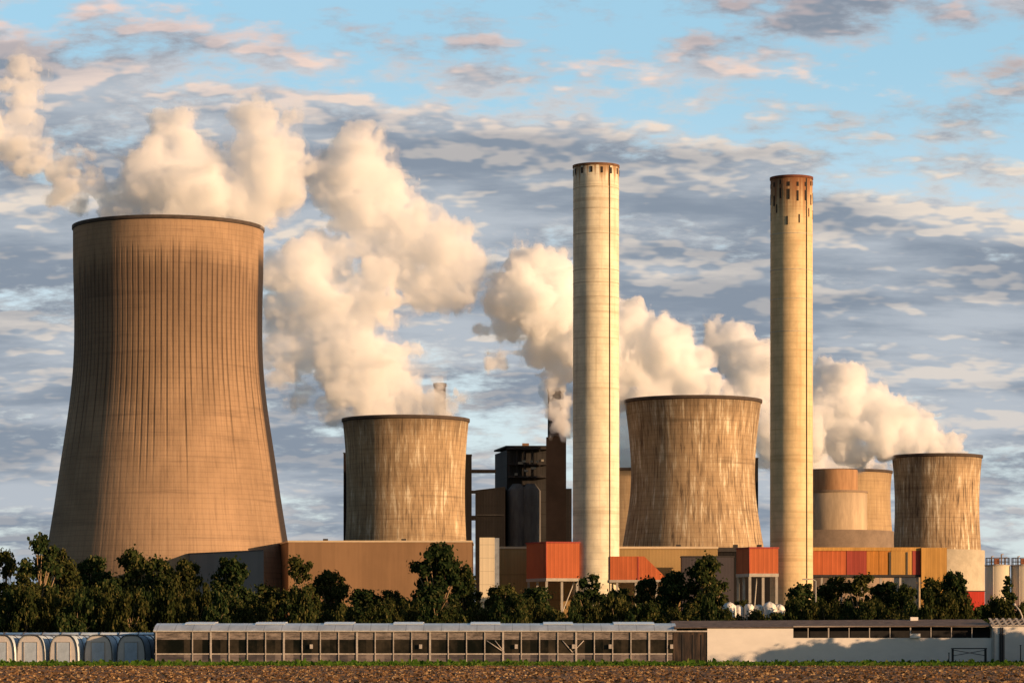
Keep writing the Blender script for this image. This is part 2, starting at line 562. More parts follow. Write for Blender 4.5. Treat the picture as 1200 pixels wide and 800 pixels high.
# ------------------------------------------------------------------ boiler house, halls, galleries
M['dark'] = cladding('dark grey boiler cladding', (0.036, 0.033, 0.032), 1.6, 0.4, 0.6, 7.0)
M['darker'] = cladding('black brown cladding', (0.013, 0.011, 0.011), 1.6, 0.35, 0.4, 9.0)
M['maroon'] = plain('soot brown masonry', (0.017, 0.012, 0.011), 0.95, 0.3, 0.1, spec=.1)
M['duct'] = plain('dull flue metal', (0.15, 0.135, 0.125), .8, .4, .15, stretch=(1, 1, .2))
M['steel'] = plain('dark structural steel', (0.04, 0.034, 0.032), 0.7, 0.3, 0.5)
M['lamp_grey'] = plain('grey lamp metal', (0.30, 0.27, 0.22), 0.5, 0.2, 1.0)


def mbox(px0, px1, y0, y1, D, dep, zb=None):
    return MB().box(XX(px0, D), XX(px1, D), D, D + dep, 0 if zb is None else zb, ZZ(y0, D))


D = 1760
bh = empty('boiler_house', (XX(610, D), D, 0), 'dark boiler house with open steel plant floor near its top', 'building')
ox = XX(610, D)


def bpart(name, m, mat, parent, off):
    return m.build(name, mat, parent, (-off[0], -off[1], 0))


off = (ox, D)
xL, xC, xR = XX(579, D), XX(594, D), XX(645, D)
zt = ZZ(522, D)
bpart('wall', MB().prism([(xC, D), (xR, D), (xR, D + 60), (XX(580, D + 40), D + 40)], 0, ZZ(527, D)), M['dark'], bh, off)
# open plant floor: slabs, columns and equipment standing in front of the recessed wall
pf = bpart('plant_floor', MB().box(xC + .5, xR - 1, D - 5, D - .02, ZZ(560, D), ZZ(558, D)).box(xC + .5, xR - 1, D - 5, D - .02, ZZ(545, D), ZZ(543.6, D))
           .box(xC - .3, xR + .3, D - 6, D - .02, ZZ(527, D), ZZ(524, D)), M['steel'], bh, off)
mm = MB()
for k in range(6):
    x = xC + 1 + (xR - xC - 3) * k / 5
    mm.box(x, x + .5, D - 5.2, D - 4.6, ZZ(560, D) + .02, ZZ(527, D) - .02)
bpart('steel_frame', mm, M['steel'], bh, off)
for k, (px, py, ww) in enumerate([(612, 541, 2), (621, 541, 1.6), (628, 541.5, 1.8), (607, 543, 3), (614, 552, 2.2), (603, 556, 1.8), (622, 549, 3), (634, 540, 1.5)]):
    x, z = XX(px, D), ZZ(py, D)
    bpart('plant_light', MB().box(x, x + ww, D - 6.2, D - 4.8, z - .6, z + .6), M['lamp_grey'], bh, off)  # pale grey boxes stand for the machinery lights and give no light
bpart('roof', MB().prism([(xC - .6, D - .6), (xR + .4, D - .6), (xR + .4, D + 60), (XX(580, D + 40) - .6, D + 40)], ZZ(524, D) + .02, ZZ(522, D)), M['darker'], bh, off)
bpart('roof_cabin', MB().box(XX(612, D), XX(620, D), D + 8, D + 14, ZZ(522, D) + .02, ZZ(518, D)), plain('rusty cabin', (0.22, 0.13, 0.08), .9), bh, off)
# flue silos standing against the front
mm = MB()
for px in (606, 622):
    mm.lathe([(5.6, 0), (5.6, ZZ(575, D)), (2.5, ZZ(567, D)), (0.1, ZZ(567, D))], 32, XX(px, D), D - 3)
bpart('duct', mm, M['duct'], bh, off)

D2 = 1740
ah = empty('annex', (XX(575, D2), D2, 0), 'low black annex left of the boiler house, tied to the stair tower by bridges', 'building')
off = (XX(575, D2), D2)
bpart('wall', MB().prism([(XX(557, D2), D2), (XX(592, D2), D2), (XX(592, D2), D2 + 30), (XX(557, D2), D2 + 30)], 0,
                         [ZZ(574, D2), ZZ(570, D2), ZZ(570, D2), ZZ(574, D2)]), M['darker'], ah, off)
bpart('ledge', MB().box(XX(558, D2), XX(591, D2), D2 - 1, D2 - .02, ZZ(604, D2), ZZ(602.5, D2)), M['dark'], ah, off)

D3 = 1730
st = empty('stair_tower', (XX(549, D3), D3, 0), 'narrow black stair tower standing at the right flank of the squat cooling tower', 'tower')
off = (XX(549, D3), D3)
bpart('wall', mbox(543.5, 552.5, 533, 0, D3, 10), M['darker'], st, off)
bpart('bridge', MB().box(XX(552.5, D3) + .02, XX(581, D3), D3 + 3, D3 + 6, ZZ(553.5, D3), ZZ(549.5, D3)), M['darker'], st, off)
bpart('bridge', MB().box(XX(552.5, D3) + .02, XX(558, D3), D3 + 3, D3 + 6, ZZ(609, D3), ZZ(603.5, D3)), M['darker'], st, off)
bpart('bridge', MB().box(XX(552.5, D3) + .02, XX(560, D3), D3 + 3, D3 + 6, ZZ(577.5, D3), ZZ(574, D3)), M['darker'], st, off)
bpart('roof', mbox(543, 553, 532, 0, D3 - .3, 10.6, ZZ(533, D3) + .02), M['steel'], st, off)
o = empty('stair_tower', (XX(404, D3), D3, 0), 'narrow dark stair tower peeping out at the left flank of the squat cooling tower', 'tower')
bpart('wall', mbox(402.5, 410, 531, 0, D3, 10), M['maroon'], o, (XX(404, D3), D3))
bpart('roof', mbox(402, 410.5, 530, 0, D3 - .3, 10.6, ZZ(531, D3) + .02), M['steel'], o, (XX(404, D3), D3))
o = empty('stair_tower', (XX(884, D3), D3, 0), 'narrow dark stair tower peeping out at the right flank of the flaring cooling tower', 'tower')
bpart('wall', mbox(878, 888.5, 537, 0, D3, 10), M['darker'], o, (XX(884, D3), D3))
bpart('roof', mbox(877.5, 889, 536, 0, D3 - .3, 10.6, ZZ(537, D3) + .02), M['steel'], o, (XX(884, D3), D3))

D4 = 1735
dc = empty('chimney', (XX(652, D4), D4, 0), 'thick dark brown chimney block left of the tall pale chimney, upper end in steam', 'chimney')
off = (XX(652, D4), D4)
bpart('shaft', MB().prism([(XX(640, D4), D4), (XX(663.5, D4), D4), (XX(663, D4), D4 + 11), (XX(641, D4), D4 + 11)], 0, ZZ(512, D4)), M['maroon'], dc, off)
bpart('flue', MB().lathe([(4.6, ZZ(512, D4) + .02), (4.4, ZZ(456, D4)), (3.8, ZZ(456, D4)), (3.8, ZZ(470, D4)), (.2, ZZ(470, D4))], 40, XX(651.5, D4), D4 + 5.5), M['maroon'], dc, off)
bpart('rim', MB().lathe([(4.3, ZZ(458, D4)), (4.9, ZZ(458, D4)), (4.9, ZZ(454, D4)), (4.0, ZZ(454, D4))], 40, XX(651.5, D4), D4 + 5.5, closed=True), M['darker'], dc, off)
bpart('side_block', MB().box(XX(663.6, D4), XX(670, D4), D4 + 1, D4 + 9, 0, ZZ(572, D4)), M['darker'], dc, off)
D5 = 1820
fc = empty('chimney', (XX(516, D5), D5, 0), 'small dark chimney tip poking out of the steam above the squat cooling tower', 'chimney')
off = (XX(516, D5), D5)
bpart('shaft', MB().lathe([(4.2, 0), (3.4, ZZ(452, D5)), (2.9, ZZ(452, D5)), (2.9, ZZ(470, D5)), (.2, ZZ(470, D5))], 32, XX(515.5, D5), D5), M['maroon'], fc, off)
bpart('rim', MB().lathe([(3.2, ZZ(453, D5)), (3.9, ZZ(453, D5)), (3.9, ZZ(449, D5)), (3.0, ZZ(449, D5))], 32, XX(515.5, D5), D5, closed=True), M['steel'], fc, off)

# brown hall in front of the squat tower
M['hall'] = cladding('tan hall cladding', (0.27, 0.155, 0.08), 1.5, 0.14, 0.06)
M['cap'] = plain('pale roof edge', (0.62, 0.48, 0.32), 0.8, 0.12, 0.3)
M['slate'] = cladding('slate grey cladding', (0.27, 0.235, 0.215), 1.5, 0.12, 0.15)
D = 1400
hl = empty('hall', (XX(440, D), D, 0), 'long windowless brown hall with pale roof edge in front of the squat cooling tower', 'building')
off = (XX(440, D), D)
fp = [(XX(338, D), D), (XX(553, D), D), (XX(553, D), D + 50), (XX(312, D + 95), D + 95)]
bpart('wall', MB().prism(fp, 0, ZZ(635, D)), M['hall'], hl, off)
fp2 = [(fp[0][0] - .3, D - .3), (fp[1][0] + .3, D - .3), (fp[2][0] + .3, D + 50.3), (fp[3][0] - .5, D + 95.3)]
bpart('roof_edge', MB().prism(fp2, ZZ(635, D) + .01, ZZ(633, D)), M['cap'], hl, off)
for px in (378, 470):
    bpart('roof_vent', MB().box(XX(px, D), XX(px, D) + 2.2, D + 3, D + 5, ZZ(633, D) + .01, ZZ(630.6, D)), M['steel'], hl, off)

D = 1372
gb = empty('annex', (XX(270, D), D, 0), 'flat slate grey block before the foot of the tallest cooling tower', 'building')
off = (XX(270, D), D)
fp = [(XX(222, D + 22), D + 22), (XX(309, D - 26), D - 26), (XX(308.5, D - 6), D - 6), (XX(224, D + 42), D + 42)]
bpart('wall', MB().prism(fp, 0, ZZ(647, D)), M['slate'], gb, off)
bpart('roof', MB().prism([(x - .2, y - .2) for x, y in fp], ZZ(647, D) + .01, ZZ(646, D)), plain('grey felt roof', (.12, .115, .12), .9), gb, off)

D = 1402
wt = empty('stair_tower', (XX(573, D), D, 0), 'slim cream white tower block at the right end of the long brown hall', 'tower')
off = (XX(573, D), D)
bpart('wall', mbox(562, 579.5, 629.5, 0, D, 8), cladding('cream white panels', (0.72, 0.60, 0.42), 2.5, .08, .3, 6), wt, off)
bpart('side_wall', mbox(579.6, 585, 630, 0, D + 3.5, 4), plain('blue grey painted shade', (0.20, 0.23, 0.28), .7), wt, off)  # shade of the tower's right face painted as a blue grey slab

# second hall behind the left chimney, partly in that chimney's own shadow
M['olive'] = cladding('ochre hall cladding', (0.36, 0.235, 0.10), 1.5, 0.12, 0.3, 12)
D = 1472
h2 = empty('hall', (XX(740, D), D, 0), 'low ochre hall with cream roof edge in front of the flaring cooling tower', 'building')
off = (XX(740, D), D)
bpart('wall', MB().box(XX(583, D), XX(841, D), D, D + 40, 0, ZZ(642.5, D)), M['olive'], h2, off)
bpart('roof_edge', MB().box(XX(583, D) - .3, XX(841, D) + .3, D - .3, D + 40.3, ZZ(642.5, D) + .01, ZZ(640, D)), M['cap'], h2, off)
bpart('roof', MB().box(XX(841, D) + .32, XX(953, D), D + 2, D + 40.2, ZZ(646, D), ZZ(641, D)), M['steel'], h2, off)
bpart('rear_wall', MB().box(XX(841, D) + .05, XX(952, D), D + 3, D + 38, 0, ZZ(646, D) - .01), M['darker'], h2, off)
for px in (793, 860, 888):
    bpart('roof_vent', MB().box(XX(px, D), XX(px, D) + 2.2, D + 4, D + 6, ZZ(641, D) + .02, ZZ(637.4, D)), M['steel'], h2, off)

M['orange'] = cladding('orange sheet cladding', (0.54, 0.135, 0.048), 2.2, 0.24, 0.6)
M['red'] = cladding('red sheet cladding', (0.38, 0.07, 0.048), 2.2, 0.22, 0.5)
M['amber'] = cladding('amber sheet cladding', (0.60, 0.24, 0.05), 2.2, 0.24, 0.5)
M['yellow'] = cladding('yellow ochre sheet cladding', (0.58, 0.31, 0.085), 2.2, 0.24, 0.4)
M['galv'] = plain('pale galvanised steel', (0.42, 0.37, 0.31), 0.6, 0.2, .5)


def duct_box(px_l, px_c, px_r, y0, y1, D, label, dl, dr, extra=None):
    root = empty('duct_house', (XX(px_c, D), D, 0), label, 'duct house', 'orange boxes on stilts at the chimneys')
    off = (XX(px_c, D), D)
    z0, z1 = ZZ(y1, D), ZZ(y0, D)
    a, b, c = (XX(px_l, D + dl), D + dl), (XX(px_c, D), D), (XX(px_r, D + dr), D + dr)
    dd = (a[0] + c[0] - b[0], a[1] + c[1] - b[1])
    bpart('cladding', MB().prism([b, c, dd, a], z0, z1), M['orange'], root, off)
    bpart('roof', MB().prism([(b[0], b[1] - .4), (c[0] + .4, c[1]), (dd[0], dd[1] + .4), (a[0] - .4, a[1])], z1 + .01, z1 + .7), M['red'], root, off)
    bpart('floor_frame', MB().prism([(b[0], b[1] - .2), (c[0] + .2, c[1]), (dd[0], dd[1] + .2), (a[0] - .2, a[1])], z0 - 1.4, z0 - .01), M['galv'], root, off)
    for p in (a, b, c, ((b[0] + c[0]) / 2, (b[1] + c[1]) / 2 + .8), ((a[0] + b[0]) / 2, (a[1] + b[1]) / 2 + .8)):
        q = (p[0] * .92 + (b[0] + dd[0]) / 2 * .08, p[1] * .92 + (b[1] + dd[1]) / 2 * .08)
        bpart('leg', MB().box(q[0] - .55, q[0] + .55, q[1] - .5, q[1] + .5, 0, z0 - 1.42), M['galv'], root, off)
    q0, q1 = (b[0] * .92 + .08 * c[0], b[1] + 1.2), (c[0] * .92, c[1] + 1.2)
    bpart('brace', MB().tube([(q0[0], q0[1], 2), (q1[0], q1[1], z0 - 2)], .3, 6), M['galv'], root, off)
    bpart('corner_trim', MB().tube([(b[0], b[1] - .05, z0), (b[0], b[1] - .05, z1)], .25, 6), M['red'], root, off)
    return root


duct_box(617, 640, 679, 636, 677, 1437, 'orange box on pale stilts touching the left side of the left tall chimney', 15, 3)
duct_box(863, 878, 912, 642.5, 671.5, 1320, 'orange and dark red box on pale stilts left of the right tall chimney', 13, 2)

# wedge shaped orange conveyor house right of the left chimney
D = 1440
wd = empty('conveyor_house', (XX(740, D), D, 0), 'orange wedge shaped conveyor house just right of the left tall chimney', 'conveyor house')
off = (XX(740, D), D)
x0, x1, x2 = XX(715, D), XX(755, D), XX(783, D)
z0, z1 = ZZ(679, D), ZZ(651.5, D)
vs = [(x0, D, z0), (x2, D, z0), (x1, D, z1), (x0, D, z1)]
vs += [(x, y + 12, z) for x, y, z in vs]
bpart('cladding', MB().add(vs, [(0, 1, 2, 3), (7, 6, 5, 4), (0, 4, 5, 1), (1, 5, 6, 2), (2, 6, 7, 3), (3, 7, 4, 0)]), M['orange'], wd, off)
bpart('floor_frame', MB().box(x0 - .3, x2 + .3, D - .3, D + 12.3, z0 - 1.2, z0 - .01), M['galv'], wd, off)
bpart('corner_trim', MB().box(XX(747, D), XX(747, D) + .6, D - .15, D - .01, z0, z1 - .2), M['red'], wd, off)
for px in (722, 744, 768, 780):
    bpart('leg', MB().box(XX(px, D), XX(px, D) + 1, D + .3, D + 1.3, 0, z0 - 1.22), M['galv'], wd, off)
M['shaded_slate'] = cladding('slate cladding in painted shade', (0.065, 0.055, 0.06), 1.5, 0.12, 0.3)  # darkened slate: the wall's shade is put into its colour
D = 1446
bs = empty('annex', (XX(812, D), D, 0), 'small dark shed wall rising out of the trees before the low ochre hall', 'building')
off = (XX(812, D), D)
bpart('wall', MB().box(XX(799, D), XX(860, D), D, D + 10, 0, ZZ(652.5, D)), M['shaded_slate'], bs, off)
bpart('roof', MB().box(XX(799, D) - .3, XX(860, D) + .3, D - .3, D + 10.3, ZZ(652.5, D) + .01, ZZ(651, D)), M['steel'], bs, off)

# long coloured gallery right of the right chimney
D = 1500
ga = empty('conveyor_gallery', (XX(1030, D), D, 0), 'long gallery of orange, red and amber panels right of the right tall chimney', 'gallery')
off = (XX(1030, D), D)
zt, zb = ZZ(645, D), ZZ(673, D)
for (a, b, mk, pr) in [(945, 955, 'orange', .25), (955.2, 992, 'orange', 0), (992.2, 1015.5, 'red', .2), (1015.7, 1030, 'amber', 0), (1030.2, 1044, 'amber', .15),
                       (1044.2, 1069, 'yellow', .3), (1069.2, 1078.5, 'red', .5)]:
    bpart('cladding_panel', MB().box(XX(a, D), XX(b, D), D - pr, D + 12, zb, zt), M[mk], ga, off)
bpart('roof', MB().box(XX(945, D), XX(1079, D), D - .6, D + 12.5, zt + .01, ZZ(641, D)), M['yellow'], ga, off)
bpart('end_house', MB().box(XX(1079, D) + .02, XX(1109, D), D - 2, D + 14, 0, ZZ(641.5, D)), M['yellow'], ga, off)
bpart('floor_frame', MB().box(XX(945, D), XX(1079, D), D - .4, D + 12.3, zb - 1.2, zb - .01), M['steel'], ga, off)
for px in (962, 985, 1008, 1031, 1054, 1074):
    bpart('leg', MB().box(XX(px, D), XX(px, D) + 1, D + .5, D + 1.5, 0, zb - 1.22), M['galv'], ga, off)
for px in (1042, 1062):
    bpart('panel_trim', MB().box(XX(px, D), XX(px, D) + .7, D - .6, D - .31, zb, zt - .6), M['ladder'], ga, off)

# stepped vessel in front of the far golden tower
D = 1720
M['vessel'] = plain('pinkish pale concrete', (0.46, 0.34, 0.22), .9, .25, .25, stretch=(1, 1, .15))
M['vessel_top'] = plain('brown stained concrete', (0.36, 0.20, 0.10), .9, .3, .2, stretch=(1, 1, .15))
M['vessel_low'] = plain('dull brown concrete', (0.26, 0.185, 0.125), .9, .2, .2)
ve = empty('absorber_vessel', (XX(978, D), D, 0), 'stepped round pale vessel with darker upper ring beside the right tall chimney', 'vessel')
s = D / F
MB().lathe([(38 * s, ZZ(622.5, D)), (38 * s, ZZ(576, D)), (26 * s, ZZ(575, D))], 72).build('body', M['vessel'], ve)
MB().lathe([(27 * s, ZZ(576, D)), (27 * s, ZZ(551, D)), (26.5 * s, ZZ(550.5, D)), (26.0 * s, ZZ(560, D))], 72).build('upper_ring', M['vessel_top'], ve)
MB().lathe([(69 * s, 0), (69 * s, ZZ(622.8, D)), (37 * s, ZZ(622, D))], 96).build('base_ring', M['vessel_low'], ve)
MB().lathe([(38.05 * s, ZZ(578, D)), (38.8 * s, ZZ(578, D)), (38.8 * s, ZZ(575.5, D)), (38.05 * s, ZZ(575.5, D))], 72, closed=True, sm=False).build('rim', M['vessel_low'], ve)

# red store and two tanks at the far right
D = 1430
rb = empty('shed', (XX(1141, D), D, 0), 'low bright red shed at the foot of the rightmost cooling tower', 'shed')
off = (XX(1141, D), D)
bpart('wall', MB().box(XX(1128, D), XX(1154, D), D, D + 9, 0, ZZ(692.5, D)), cladding('bright red sheet', (.55, .05, .03), 1.2, .1, .3), rb, off)
bpart('roof', MB().box(XX(1128, D) - .4, XX(1154, D) + .4, D - .4, D + 9.4, ZZ(692.5, D) + .01, ZZ(691.6, D)), M['ladder'], rb, off)
D = 1450
M['tank'] = plain('cream tank steel', (0.66, 0.56, 0.40), .6, .12, .3, stretch=(1, 1, .3))
for cx, hw, lab in ((1169, 14.5, 'cream storage tank with rusty pipework on top, right of the rightmost cooling tower'),
                    (1200, 15, 'cream storage tank cut off by the right edge of the picture')):
    tk = empty('storage_tank', (XX(cx, D), D, 0), lab, 'tank', 'cream storage tanks')
    s = D / F
    zt = ZZ(662, D)
    MB().lathe([(hw * s, 0), (hw * s, zt), (.1, zt + .6)], 48).build('body', M['tank'], tk)
    MB().lathe([(hw * s + .02, zt - .3), (hw * s + .25, zt - .3), (hw * s + .25, zt + .1), (hw * s + .02, zt + .1)], 48, closed=True, sm=False).build('rim', M['galv'], tk)
    rl = MB()
    for zz in (1.6, 3.4):
        rl.tube([(math.sin(a) * hw * s * .95, -math.cos(a) * hw * s * .95, zt + zz) for a in np.linspace(0, 2 * math.pi, 33)], .12, 5)
    rl = rl.build('railing', M['steel'], tk)
    for a in np.linspace(0, 2 * math.pi, 15)[:-1]:
        q = (math.sin(a) * hw * s * .95, -math.cos(a) * hw * s * .95)
        MB().tube([(q[0], q[1], zt), (q[0], q[1], zt + 3.4)], .13, 5).build('railing_post', M['steel'], rl)
    MB().box(-1.6, .6, -1, 1, zt + .5, zt + 3.2).build('pump_housing', plain('rusty housing', (.28, .10, .05), .8), tk)
    for q, hh in ((1.8, 5.2), (-2.8, 4.2), (3.6, 3.6)):
        MB().tube([(q, 0, zt + .3), (q, 0, zt + hh), (q + .9, 0, zt + hh)], .3, 6).build('pipe', plain('ochre pipe', (.45, .30, .16), .7), tk)
    MB().tube([(-hw * s * .5, -hw * s * .88, 0), (-hw * s * .5, -hw * s * .88, zt)], .25, 6).build('downpipe', M['galv'], tk)


# ------------------------------------------------------------------ steam
def steam_mat(name, density):
    m, t, out = new_mat(name)
    v = t.node('ShaderNodeVolumeScatter', {'Color': (0.999, 0.972, 0.990), 'Density': density, 'Anisotropy': 0.0})
    t.put(out.inputs['Volume'], v.outputs[0])
    return m


def lattice(shape, cell, rng):
    """smooth value noise in -1..1 on a grid, one feature per `cell` voxels"""
    out = rng.uniform(-1, 1, [int(n / cell) + 3 for n in shape]).astype(np.float32)
    for ax in range(3):
        p = np.arange(shape[ax]) / cell
        i = p.astype(int)
        f = (p - i).astype(np.float32)
        f = f * f * (3 - 2 * f)
        sh = [1, 1, 1]
        sh[ax] = -1
        f = f.reshape(sh)
        out = np.take(out, i, ax) * (1 - f) + np.take(out, i + 1, ax) * f
    return out


def steam(D, blobs, density, label, seed, vox=0.8, amp=1.0, soft=0.0, wisp=3.0, grow=1.06):
    s = D / F
    rng = np.random.default_rng(seed)
    cs = []
    for b in blobs:
        px, py, r = b[:3]
        dd = b[3] if len(b) > 3 else rng.uniform(-.45, .45) * r
        cs.append((XX(px, D), D + dd * s, ZZ(py, D), r * s))
    cs = np.array(cs, np.float32)
    cs[:, 3] *= grow
    pad = 20.0
    lo = (cs[:, :3] - cs[:, 3:]).min(0) - pad
    hi = (cs[:, :3] + cs[:, 3:]).max(0) + pad
    n = np.ceil((hi - lo) / vox).astype(int) + 1
    ax = [lo[i] + np.arange(n[i], dtype=np.float32) * vox for i in range(3)]
    # warp the coordinates so no outline stays round
    wx, wy, wz = (lattice(n, 15 / vox, rng) * 3.4 * amp + lattice(n, 7 / vox, rng) * 1.6 * amp for _ in range(3))
    X = ax[0][:, None, None] + wx
    Y = ax[1][None, :, None] + wy
    Z = ax[2][None, None, :] + wz
    k = 1.8
    acc = np.zeros(n, np.float32)
    for c in cs:
        dist = np.sqrt((X - c[0]) ** 2 + (Y - c[1]) ** 2 + (Z - c[2]) ** 2) - c[3]
        acc += np.exp(np.clip(-dist / k, -30, 30))
    sdf = -k * np.log(acc + 1e-12)
    # billows: outward bulges with sharp creases between them, three sizes
    for cell, a in ((13, 3.0), (6.5, 2.2), (3.6, 1.5), (2.0, 1.15)):
        sdf -= a * amp * (np.abs(lattice(n, cell / vox, rng)) * 2 - 0.75)
    sdf += soft * lattice(n, 2.4 / vox, rng)
    sdf = np.clip(sdf, -6, 14)
    for a in range(3):
        sl_ = [slice(None)] * 3
        for e in (0, -1):
            sl_[a] = e
            sdf[tuple(sl_)] = 14
    org = np.array([cs[:, 0].mean(), D, cs[:, 2].min()], np.float32)

    def surface(field, name, mat):
        g = openvdb.FloatGrid(6.0)
        g.copyFromArray(np.ascontiguousarray(field))
        pts, quads = g.convertToQuads(0.0)
        pts = np.asarray(pts, np.float32) * vox + lo
        quads = np.asarray(quads, np.int64)
        a, b, c, c4 = (pts[quads[:, i]] for i in range(4))
        vol = np.einsum('ij,ij->i', a - lo, np.cross(b - lo, c - lo)).sum() + np.einsum('ij,ij->i', a - lo, np.cross(c - lo, c4 - lo)).sum()
        if vol < 0:
            quads = quads[:, ::-1]
        pts = pts - org
        me = bpy.data.meshes.new(name)
        me.vertices.add(len(pts))
        me.vertices.foreach_set('co', pts.astype(np.float32).ravel())
        me.loops.add(quads.size)
        me.loops.foreach_set('vertex_index', quads.astype(np.int32).ravel())
        me.polygons.add(len(quads))
        me.polygons.foreach_set('loop_start', np.arange(0, quads.size, 4, dtype=np.int32))
        me.polygons.foreach_set('loop_total', np.full(len(quads), 4, np.int32))
        me.update(calc_edges=True)
        me.validate()
        me.materials.append(mat)
        o = bpy.data.objects.new(name, me)
        C.objects.link(o)
        return o

    o = surface(sdf, 'steam_plume', steam_mat('steam', density))
    o.location = org
    # thin ragged veil round the dense core
    veil = np.minimum(sdf - wisp * np.minimum(.45 + .8 * lattice(n, 9 / vox, rng) + .45 * lattice(n, 4 / vox, rng), 1.5), 6)
    for a in range(3):
        sl_ = [slice(None)] * 3
        for e in (0, -1):
            sl_[a] = e
            veil[tuple(sl_)] = 6
    surface(veil, 'veil', steam_mat('thin steam', density * .16)).parent = o
    tag(o, label, 'steam', 'steam plumes')
    return o


steam(1450, [(230, 232, 46), (185, 238, 36), (275, 240, 38), (140, 245, 24), (300, 250, 20), (200, 195, 40), (205, 160, 30), (190, 145, 17), (240, 190, 28),
             (170, 205, 24), (262, 205, 24), (315, 195, 36), (325, 220, 26), (290, 180, 20), (305, 142, 26), (290, 128, 14), (318, 130, 15), (345, 190, 16), (125, 225, 17),
             (108, 215, 16), (85, 222, 22), (62, 200, 23), (40, 185, 20), (95, 190, 12), (18, 165, 24), (-5, 150, 26), (28, 105, 22), (40, 95, 17), (12, 95, 15), (18, 130, 17),
             (-40, 150, 34), (-80, 140, 36), (60, 235, 10), (100, 245, 9)],
      0.13, 'steam drifting off the tallest cooling tower, trailing to the left edge', 3, amp=1.25, soft=.7, wisp=5.0, grow=1.08)
steam(1600, [(412, 203, 42), (385, 212, 28), (420, 170, 15), (455, 225, 30), (430, 250, 36), (395, 245, 24), (480, 275, 36), (520, 295, 34), (550, 315, 25), (545, 345, 22), (510, 330, 28),
             (345, 325, 32), (380, 315, 28), (330, 365, 26), (375, 360, 34), (430, 340, 28), (445, 365, 24), (400, 405, 40), (360, 415, 26), (440, 435, 36), (400, 450, 30),
             (470, 462, 28), (505, 475, 20), (440, 478, 32), (520, 480, 14), (514, 468, 12), (527, 476, 9), (318, 410, 13), (322, 300, 13), (330, 440, 14), (470, 320, 26), (480, 410, 14), (455, 300, 26), (420, 320, 18), (352, 465, 14), (385, 478, 16), (395, 290, 24), (365, 290, 18), (345, 385, 22), (415, 370, 26), (330, 335, 22), (420, 285, 20), (445, 320, 26), (325, 400, 16), (490, 340, 18)],
      0.12, 'tall leaning steam cloud rising from the squat cooling tower beside the big one', 14, amp=1.3, soft=.7, wisp=5.5, grow=1.12)
steam(1600, [(622, 312, 28), (640, 305, 20), (650, 325, 28), (592, 352, 24), (625, 360, 36), (662, 362, 34), (700, 372, 34), (742, 385, 30), (738, 362, 15), (778, 403, 28), (765, 390, 16),
             (812, 428, 24), (800, 412, 16), (745, 425, 36), (692, 415, 34), (640, 405, 28), (598, 380, 18), (790, 440, 28), (838, 448, 15), (822, 440, 15), (862, 462, 10), (575, 420, 9), (568, 385, 9),
             (720, 450, 24), (765, 458, 26), (810, 465, 24), (690, 440, 16), (659, 492, 9), (661, 470, 9), (650, 480, 6), (664, 508, 7), (655, 440, 15), (770, 470, 20), (855, 468, 12), (590, 425, 6)],
      0.22, 'dense steam bank behind the left tall chimney, off the flaring cooling tower', 25, amp=1.0)
steam(1800, [(985, 450, 26), (975, 435, 15), (1000, 440, 15), (962, 470, 24), (1003, 475, 30), (1037, 484, 24), (1030, 472, 13), (985, 502, 28), (1032, 512, 24), (1062, 492, 20), (1055, 482, 11), (1088, 503, 18), (1080, 492, 10),
             (1108, 516, 13), (1122, 526, 9), (1065, 520, 18), (948, 490, 24), (1100, 528, 14), (1075, 535, 12), (945, 515, 24), (1000, 530, 18), (1125, 533, 6)],
      0.22, 'bright steam cloud rolling left off the rightmost cooling tower', 36, amp=.95)
steam(1990, [(848, 398, 22), (870, 405, 24), (835, 390, 12), (895, 430, 32), (880, 465, 32), (912, 495, 32), (950, 525, 26), (985, 540, 22), (1015, 548, 16), (855, 425, 18), (900, 530, 18), (930, 548, 14), (880, 500, 20), (985, 555, 24), (960, 550, 20), (1030, 550, 10)],
      0.16, 'faint violet steam behind the right tall chimney, from the far golden tower', 47, amp=1.1)
steam(2050, [(735, 545, 30), (715, 520, 26), (735, 500, 20), (695, 500, 26), (672, 480, 22), (655, 462, 18), (730, 475, 18), (700, 470, 20), (745, 525, 14)],
      0.08, 'thin mauve steam behind the left tall chimney and the dark chimney block', 58, amp=1.0)

# ------------------------------------------------------------------ ground
GRID = 9000
m, t, out = new_mat('rough meadow soil')
o = t.node('ShaderNodeTexCoord').outputs['Object']
c = t.mix(t.step(t.noise(o, 0.02, 6, .6), .35, .65), (0.030, 0.040, 0.012), (0.085, 0.065, 0.030))
finish(t, out, c, .95, t.noise(o, .8, 5, .6), .2)
tag(MB().add([(-GRID, -600, 0), (GRID, -600, 0), (GRID, 14000, 0), (-GRID, 14000, 0)], [(0, 1, 2, 3)]).build('ground', m), kind='structure')

m, t, out = new_mat('tilled soil')
o = t.node('ShaderNodeTexCoord').outputs['Object']
f = t.noise(o, 0.9, 6, .7)
f2 = t.noise(o, 0.05, 4, .6)
c = t.mix(t.step(f, .35, .65), (0.05, 0.030, 0.018), (0.22, 0.13, 0.07))
c = t.mix(t.m('MULTIPLY', t.step(f2, .4, .65), .5), c, (0.16, 0.075, 0.035))
finish(t, out, c, .95, f, .25)
rng = np.random.default_rng(5)
